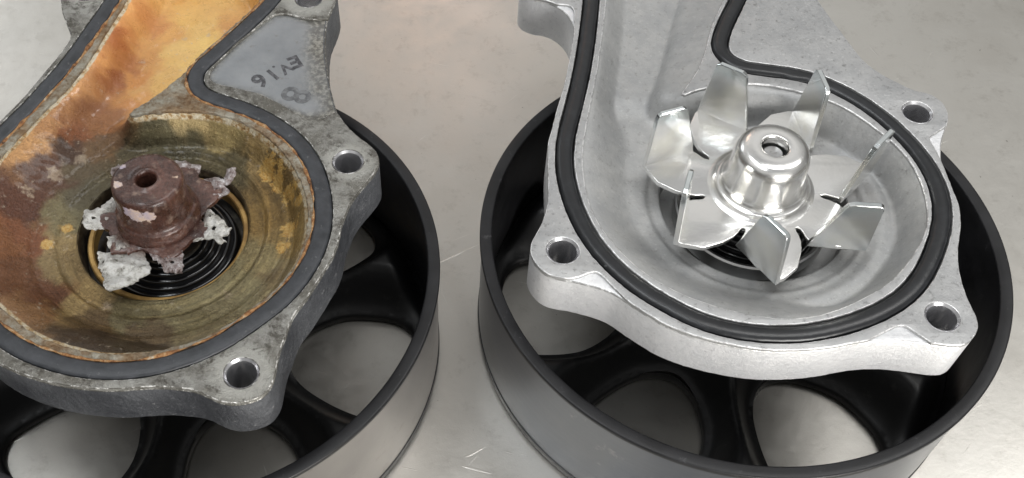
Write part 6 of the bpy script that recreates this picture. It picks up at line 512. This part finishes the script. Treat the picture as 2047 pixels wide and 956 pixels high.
for k in range(1, 7):
    b = b0.copy(); col.objects.link(b); b.parent = imp; b.rotation_euler = (0, 0, -k*2*math.pi/7)

# ================================================================ OLD PUMP (left)
old = empty('water_pump', (*AX_L, 0), TL, label='worn old water pump with rusty stained cavity and eaten-away impeller, on the left', category='water pump', group='two water pumps side by side on the metal bench')
pulley(old, -70+math.degrees(-TL), BELTOLD)
PL = [(3.45, 3.64), (3.13, 3.30), (2.71, 3.29), (2.19, 3.60), (1.48, 3.93), (.81, 4.04), (.26, 4.11), (.05, 4.28), (.03, 4.53), (.12, 4.82), (.44, 5.65), (.88, 6.45), (1.11, 6.85), (1.45, 6.90), (2.08, 6.76), (2.52, 6.88)]
STAINS_SHADE = [((-2.2, -.7), (150, 128, 88)), ((-1.9, .3), (112, 104, 78)), ((0, -2.4), (112, 102, 74)), ((1.6, -2.3), (118, 108, 78)), ((2.2, -1.1), (140, 130, 98)), ((-2.9, 3.4), (132, 86, 52)), ((-3.5, 2.4), (180, 132, 88)), ((-2.0, 2.6), (112, 84, 58)), ((-1.6, 5.6), (206, 168, 98)), ((-.9, 5.3), (208, 174, 104)), ((-1.9, 6.4), (202, 152, 86)), ((-1.5, 4.7), (204, 166, 98)), ((-2.15, 4.6), (186, 128, 66)), ((-2.0, 3.6), (178, 122, 66)), ((-1.3, 3.7), (190, 150, 90)), ((-.7, 6.3), (214, 180, 108)), ((-1.4, 6.9), (208, 166, 92)), ((-2.2, 2.2), (110, 84, 56)), ((-2.41, 6.56), (186, 128, 74)), ((-1.95, 5.9), (196, 146, 84)), ((-1.3, 5.9), (208, 172, 106)), ((-1.2, 5.0), (204, 168, 104)), ((-1.8, 4.2), (190, 146, 88)), ((-3.0, 6.6), (205, 150, 90)), ((-1.07, 6.77), (214, 178, 110)), ((-.2, 6.9), (190, 140, 80)), ((-.52, 5.87), (205, 172, 98)), ((-1.18, 4.44), (200, 160, 92)), ((-2.65, 4.4), (142, 84, 44)), ((-2.9, 5.6), (156, 94, 48)), ((-2.45, 5.1), (160, 102, 54)), ((-3.0, 4.6), (196, 140, 84)), ((-3.1, 5.9), (204, 148, 88)), ((-3.25, 3.6), (190, 140, 90)), ((-2.3, 3.02), (140, 94, 56)),  # stain colours with the light and shade of channel and bowl left in
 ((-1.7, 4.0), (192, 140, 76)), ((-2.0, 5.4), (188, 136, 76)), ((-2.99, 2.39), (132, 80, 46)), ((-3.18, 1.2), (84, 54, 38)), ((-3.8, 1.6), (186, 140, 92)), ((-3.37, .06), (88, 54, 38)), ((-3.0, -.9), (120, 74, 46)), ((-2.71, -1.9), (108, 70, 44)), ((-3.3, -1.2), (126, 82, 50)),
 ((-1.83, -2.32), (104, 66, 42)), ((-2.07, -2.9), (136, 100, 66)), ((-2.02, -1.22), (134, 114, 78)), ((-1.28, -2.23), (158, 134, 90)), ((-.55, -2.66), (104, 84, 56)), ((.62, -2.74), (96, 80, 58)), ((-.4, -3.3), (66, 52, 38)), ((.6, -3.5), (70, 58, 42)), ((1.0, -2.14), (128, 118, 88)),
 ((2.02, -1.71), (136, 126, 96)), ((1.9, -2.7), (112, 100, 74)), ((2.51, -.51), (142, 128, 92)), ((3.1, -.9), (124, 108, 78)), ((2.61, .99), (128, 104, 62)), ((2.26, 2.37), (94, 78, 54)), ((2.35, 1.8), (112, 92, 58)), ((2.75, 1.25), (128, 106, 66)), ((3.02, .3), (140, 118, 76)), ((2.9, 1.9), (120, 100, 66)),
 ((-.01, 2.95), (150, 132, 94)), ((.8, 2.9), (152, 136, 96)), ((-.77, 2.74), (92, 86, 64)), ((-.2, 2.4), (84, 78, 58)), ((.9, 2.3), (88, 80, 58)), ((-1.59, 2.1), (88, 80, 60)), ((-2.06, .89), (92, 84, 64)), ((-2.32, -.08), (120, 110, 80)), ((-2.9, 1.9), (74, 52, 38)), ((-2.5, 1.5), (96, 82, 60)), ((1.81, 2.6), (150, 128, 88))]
PALE = [(-2.62, 2.05, .14, .55), (-3.0, 1.15, .24, .75), (-2.6, 1.75, .22, .7), (-3.35, .45, .2, .6), (-1.35, 6.3, .12, .7), (-.75, 6.55, .10, .8), (-2.2, 5.3, .14, .6), (-1.1, 5.2, .18, .45), (2.0, -1.5, .25, .5), (-.6, -1.95-.3, .2, .6), (-1.0, -2.2, .2, .5), (-2.3, 5.0, .1, .5), (-1.45, 4.2, .14, .4), (-1.5, 3.5, .2, .5)]
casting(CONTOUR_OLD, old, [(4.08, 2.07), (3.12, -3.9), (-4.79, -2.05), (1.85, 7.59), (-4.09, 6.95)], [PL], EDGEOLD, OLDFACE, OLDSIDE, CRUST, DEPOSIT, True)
gasket(CONTOUR_OLD, old, RUBBER_OLD, .206, 5.91, sq=.5)
Gi = np.array(CONTOUR_OLD['groove_in']); T_ = np.roll(Gi, -1, 0)-np.roll(Gi, 1, 0); T_ /= np.linalg.norm(T_, axis=1)[:, None]; Nn_ = np.stack([T_[:, 1], -T_[:, 0]], 1); v = []; f = []
for i, (p, q) in enumerate(zip(Gi, Nn_)):
    a_ = max(.006, .030+.045*noise.fractal(Vector((p[0]*2.2, p[1]*2.2, 8)), .8, 2, 4)); o_ = -.005+.02*noise.noise(Vector((p[0]*3, p[1]*3, 1)))
    for k in range(7): b_ = 2*math.pi*k/7; c_ = p+q*(o_+a_*math.cos(b_)); v.append((c_[0], c_[1], 5.865+a_*.9*math.sin(b_)))
n_ = len(Gi)
for i in range(n_):
    for k in range(7): f.append((i*7+k, ((i+1) % n_)*7+k, ((i+1) % n_)*7+(k+1) % 7, i*7+(k+1) % 7))
link('rust_residue', flip_out(mesh('bead', v, f)), RUST, old, ang=3)
# smooth recessed panel between the upper bosses
OL = CONTOUR_OLD['outline']; A = np.array(OL); GO = CONTOUR_OLD['groove_out']
i = int(((A-(3.45, 3.64))**2).sum(1).argmin()); j = int(((A-(2.52, 6.88))**2).sum(1).argmin())
inner = [(x+.0, y+.0) for x, y in PL[::-1]]
pan = [(x-.055, y) for x, y in OL[i:j+1]]+[(x-.05, y-.05) if y < 4.1 else (x-.06, y) for x, y in PL[::-1][1:-1]]
vo, F = field([pan], .1); d = seg_dist(vo, [(x, y) for x, y in OL[i:j+1]])
me = mesh('panel', [(a, b, 5.808) for a, b in vo], F)
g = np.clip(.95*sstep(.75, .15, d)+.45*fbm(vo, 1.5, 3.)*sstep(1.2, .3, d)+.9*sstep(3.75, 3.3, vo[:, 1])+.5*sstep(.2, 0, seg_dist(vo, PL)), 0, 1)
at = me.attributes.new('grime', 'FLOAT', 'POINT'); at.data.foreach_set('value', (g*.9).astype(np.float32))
link('recessed_panel', me, PANEL, old.children[[c.name.split('.')[0] for c in old.children].index('housing')])
housing_old = [c for c in old.children if c.name.startswith('housing')][0]
def text(ch, x, y, size, rot, mat_, z=5.812, bold=.012, kind='stamped_mark'):
    cu = bpy.data.curves.new('t', 'FONT'); cu.body = ch; cu.size = size; cu.align_x = 'CENTER'; cu.align_y = 'CENTER'; cu.offset = bold; cu.extrude = .002; cu.resolution_u = 3
    t = bpy.data.objects.new('t', cu); col.objects.link(t); me = bpy.data.meshes.new_from_object(t.evaluated_get(bpy.context.evaluated_depsgraph_get())); bpy.data.objects.remove(t)
    me.transform(Matrix.Translation((x*S, y*S, z*S)) @ Matrix.Rotation(rot, 4, 'Z') @ Matrix.Scale(S, 4))
    return link(kind, me, mat_, housing_old)
TR = math.radians(-128)
text('E', 2.03, 5.24, .60, TR-.25, INK, bold=.022); text('V', 1.84, 4.96, .50, TR, INK, bold=.015); text('1', 1.57, 4.70, .58, TR, INK, bold=.018); text('6', 1.30, 4.44, .66, TR, INK, bold=.02)
text('.', 1.62, 4.90, .4, TR, INK)
text('8', 2.30, 4.08, 1.05, TR+.5, SMUDGE, bold=.02)
# seal under the eaten impeller
seal(old, .1, .05, True)
# hub, scaled brown
def wob(r, z, a):
    n_ = noise.fractal(Vector((r*math.cos(a)*1.6, r*math.sin(a)*1.6, z*1.6)), 1, 2, 4); return r*(1+.018*n_), z+.012*n_
prof = [(.22, 6.2), (.22, 6.70), (.225, 6.74), (.26, 6.80), (.30, 6.80), (.33, 6.77), (.50, 6.78), (.68, 6.78), (.745, 6.765), (.785, 6.72), (.80, 6.62), (.805, 6.4), (.805, 6.2), (.81, 6.02), (.83, 5.90), (.87, 5.84), (.905, 5.83), (.915, 5.78), (.93, 5.70), (.96, 5.64), (.97, 5.58), (.97, 5.5), (.8, 5.4)]
me = flip_out(lathe_mesh(prof, 96, .01, .09, wob))
co = np.array([tuple(v.co) for v in me.vertices])/S; pl = np.zeros(len(co))
for (a, b, c_, q, s_) in ((-.05, -.72, 6.45, .26, .9), (.25, -.68, 6.42, .22, .8), (-.25, -.66, 6.5, .18, .8), (-.55, -.15, 6.75, .16, .8), (.62, .25, 6.7, .14, .9), (-.6, .35, 6.75, .12, .7)):
    pl = np.maximum(pl, s_*np.exp(-((co-(a, b, c_))**2).sum(1)**2/q**4))
at = me.attributes.new('pale', 'FLOAT', 'POINT'); at.data.foreach_set('value', pl.astype(np.float32))
hub = link('impeller', me, HUBOLD, old, ang=1.2)
hub['label'] = 'brown corroded impeller with its blades eaten away'
plate = [(-1.0, .05), (-1.35, -.05), (-1.4, -.3), (-1.0, -.5), (-.85, -.75), (-.75, -1.1), (-.35, -1.05), (-.1, -.92), (.25, -1.0), (.62, -1.15), (.8, -.85), (.92, -.5), (1.2, -.35), (1.25, -.05), (1.0, .15), (1.05, .5), (1.2, .75), (1.3, 1.1), (.95, 1.25), (.65, 1.3), (.4, 1.6), (.0, 1.62), (-.25, 1.35), (-.7, 1.15), (-1.15, 1.15), (-1.2, .8), (-1.0, .5)]
link('eaten_plate', slab(jagged(plate, .08, .03, 4), 5.53, .10, .09, .018, seed=2.), HUBOLD, hub)
CH = [([(-1.07, -1.08), (-.96, -1.10), (-.16, -.86), (-.03, -.84), (-.01, -.98), (.27, -1.33), (.31, -1.5), (.09, -1.64), (.03, -1.86), (-.2, -1.99), (-.38, -2.13), (-.52, -2.12), (-.68, -1.76), (-.88, -1.52)], 5.48, CHIP, (.0, -.10)),
      ([(-.85, -.98), (-.93, -.73), (-.73, -.55), (-.5, -.66), (-.35, -.9), (-.6, -1.05)], 5.56, CHIP, (0, 0)),
      ([(.07, -.85), (.32, -.73), (.77, -.64), (.9, -.95), (1.0, -1.36), (.85, -1.41), (.69, -1.34), (.58, -1.36), (.43, -1.17), (.19, -1.06)], 5.48, CHIPB, (0, .05)),
      ([(.92, -.15), (.94, .07), (1.08, .1), (1.0, .46), (1.15, .48), (1.38, .29), (1.54, .17), (1.77, -.02), (1.78, -.17), (1.6, -.27), (1.75, -.39), (1.6, -.46), (1.4, -.37), (1.21, -.36), (1.07, -.47), (.92, -.45)], 5.52, CHIP, (.1, 0)),
      ([(.70, 1.35), (.94, 1.43), (1.2, 1.37), (1.19, 1.63), (1.4, 1.69), (1.47, 1.51), (1.37, 1.27), (1.24, 1.22), (1.41, 1.06), (1.33, .92), (1.12, .78), (1.08, .73), (.75, .8), (.79, 1.0)], 5.53, CHIPB, (.15, .1)),
      ([(-1.71, -.37), (-1.74, .03), (-1.54, -.01), (-1.39, .09), (-1.29, .48), (-1.05, .3), (-1.0, -.18), (-1.1, -.45), (-1.47, -.53)], 5.52, CHIP, (-.05, 0)),
      ([(-1.5, 1.15), (-1.35, 1.36), (-1.15, 1.2), (-.95, .9), (-1.05, .4), (-1.25, .7)], 5.62, CHIPB, (-.1, .1)),
      ([(-.34, 1.5), (-.27, 1.75), (.1, 1.8), (.5, 1.75), (.55, 1.5), (.03, 1.4)], 5.50, CHIPB, (0, 0))]
PIT = {0: [(-.83, -1.35, .04)], 2: [(.72, -1.15, .05)], 3: [(1.38, -.08, .06), (1.2, .22, .035)], 4: [(1.22, .98, .05)], 5: [(-1.45, -.22, .045)]}
for k, (P, z, mt, tl) in enumerate(CH):
    link('blade_remnant', slab(jagged(P, .055, .028, k), z, .045, .055, .08, tl, k*7., holes=[[(x, y) for x, y in ragged(circle(hx, hy, hr, 10), .03, .03, k)] for hx, hy, hr in PIT.get(k, ())]), mt, hub)
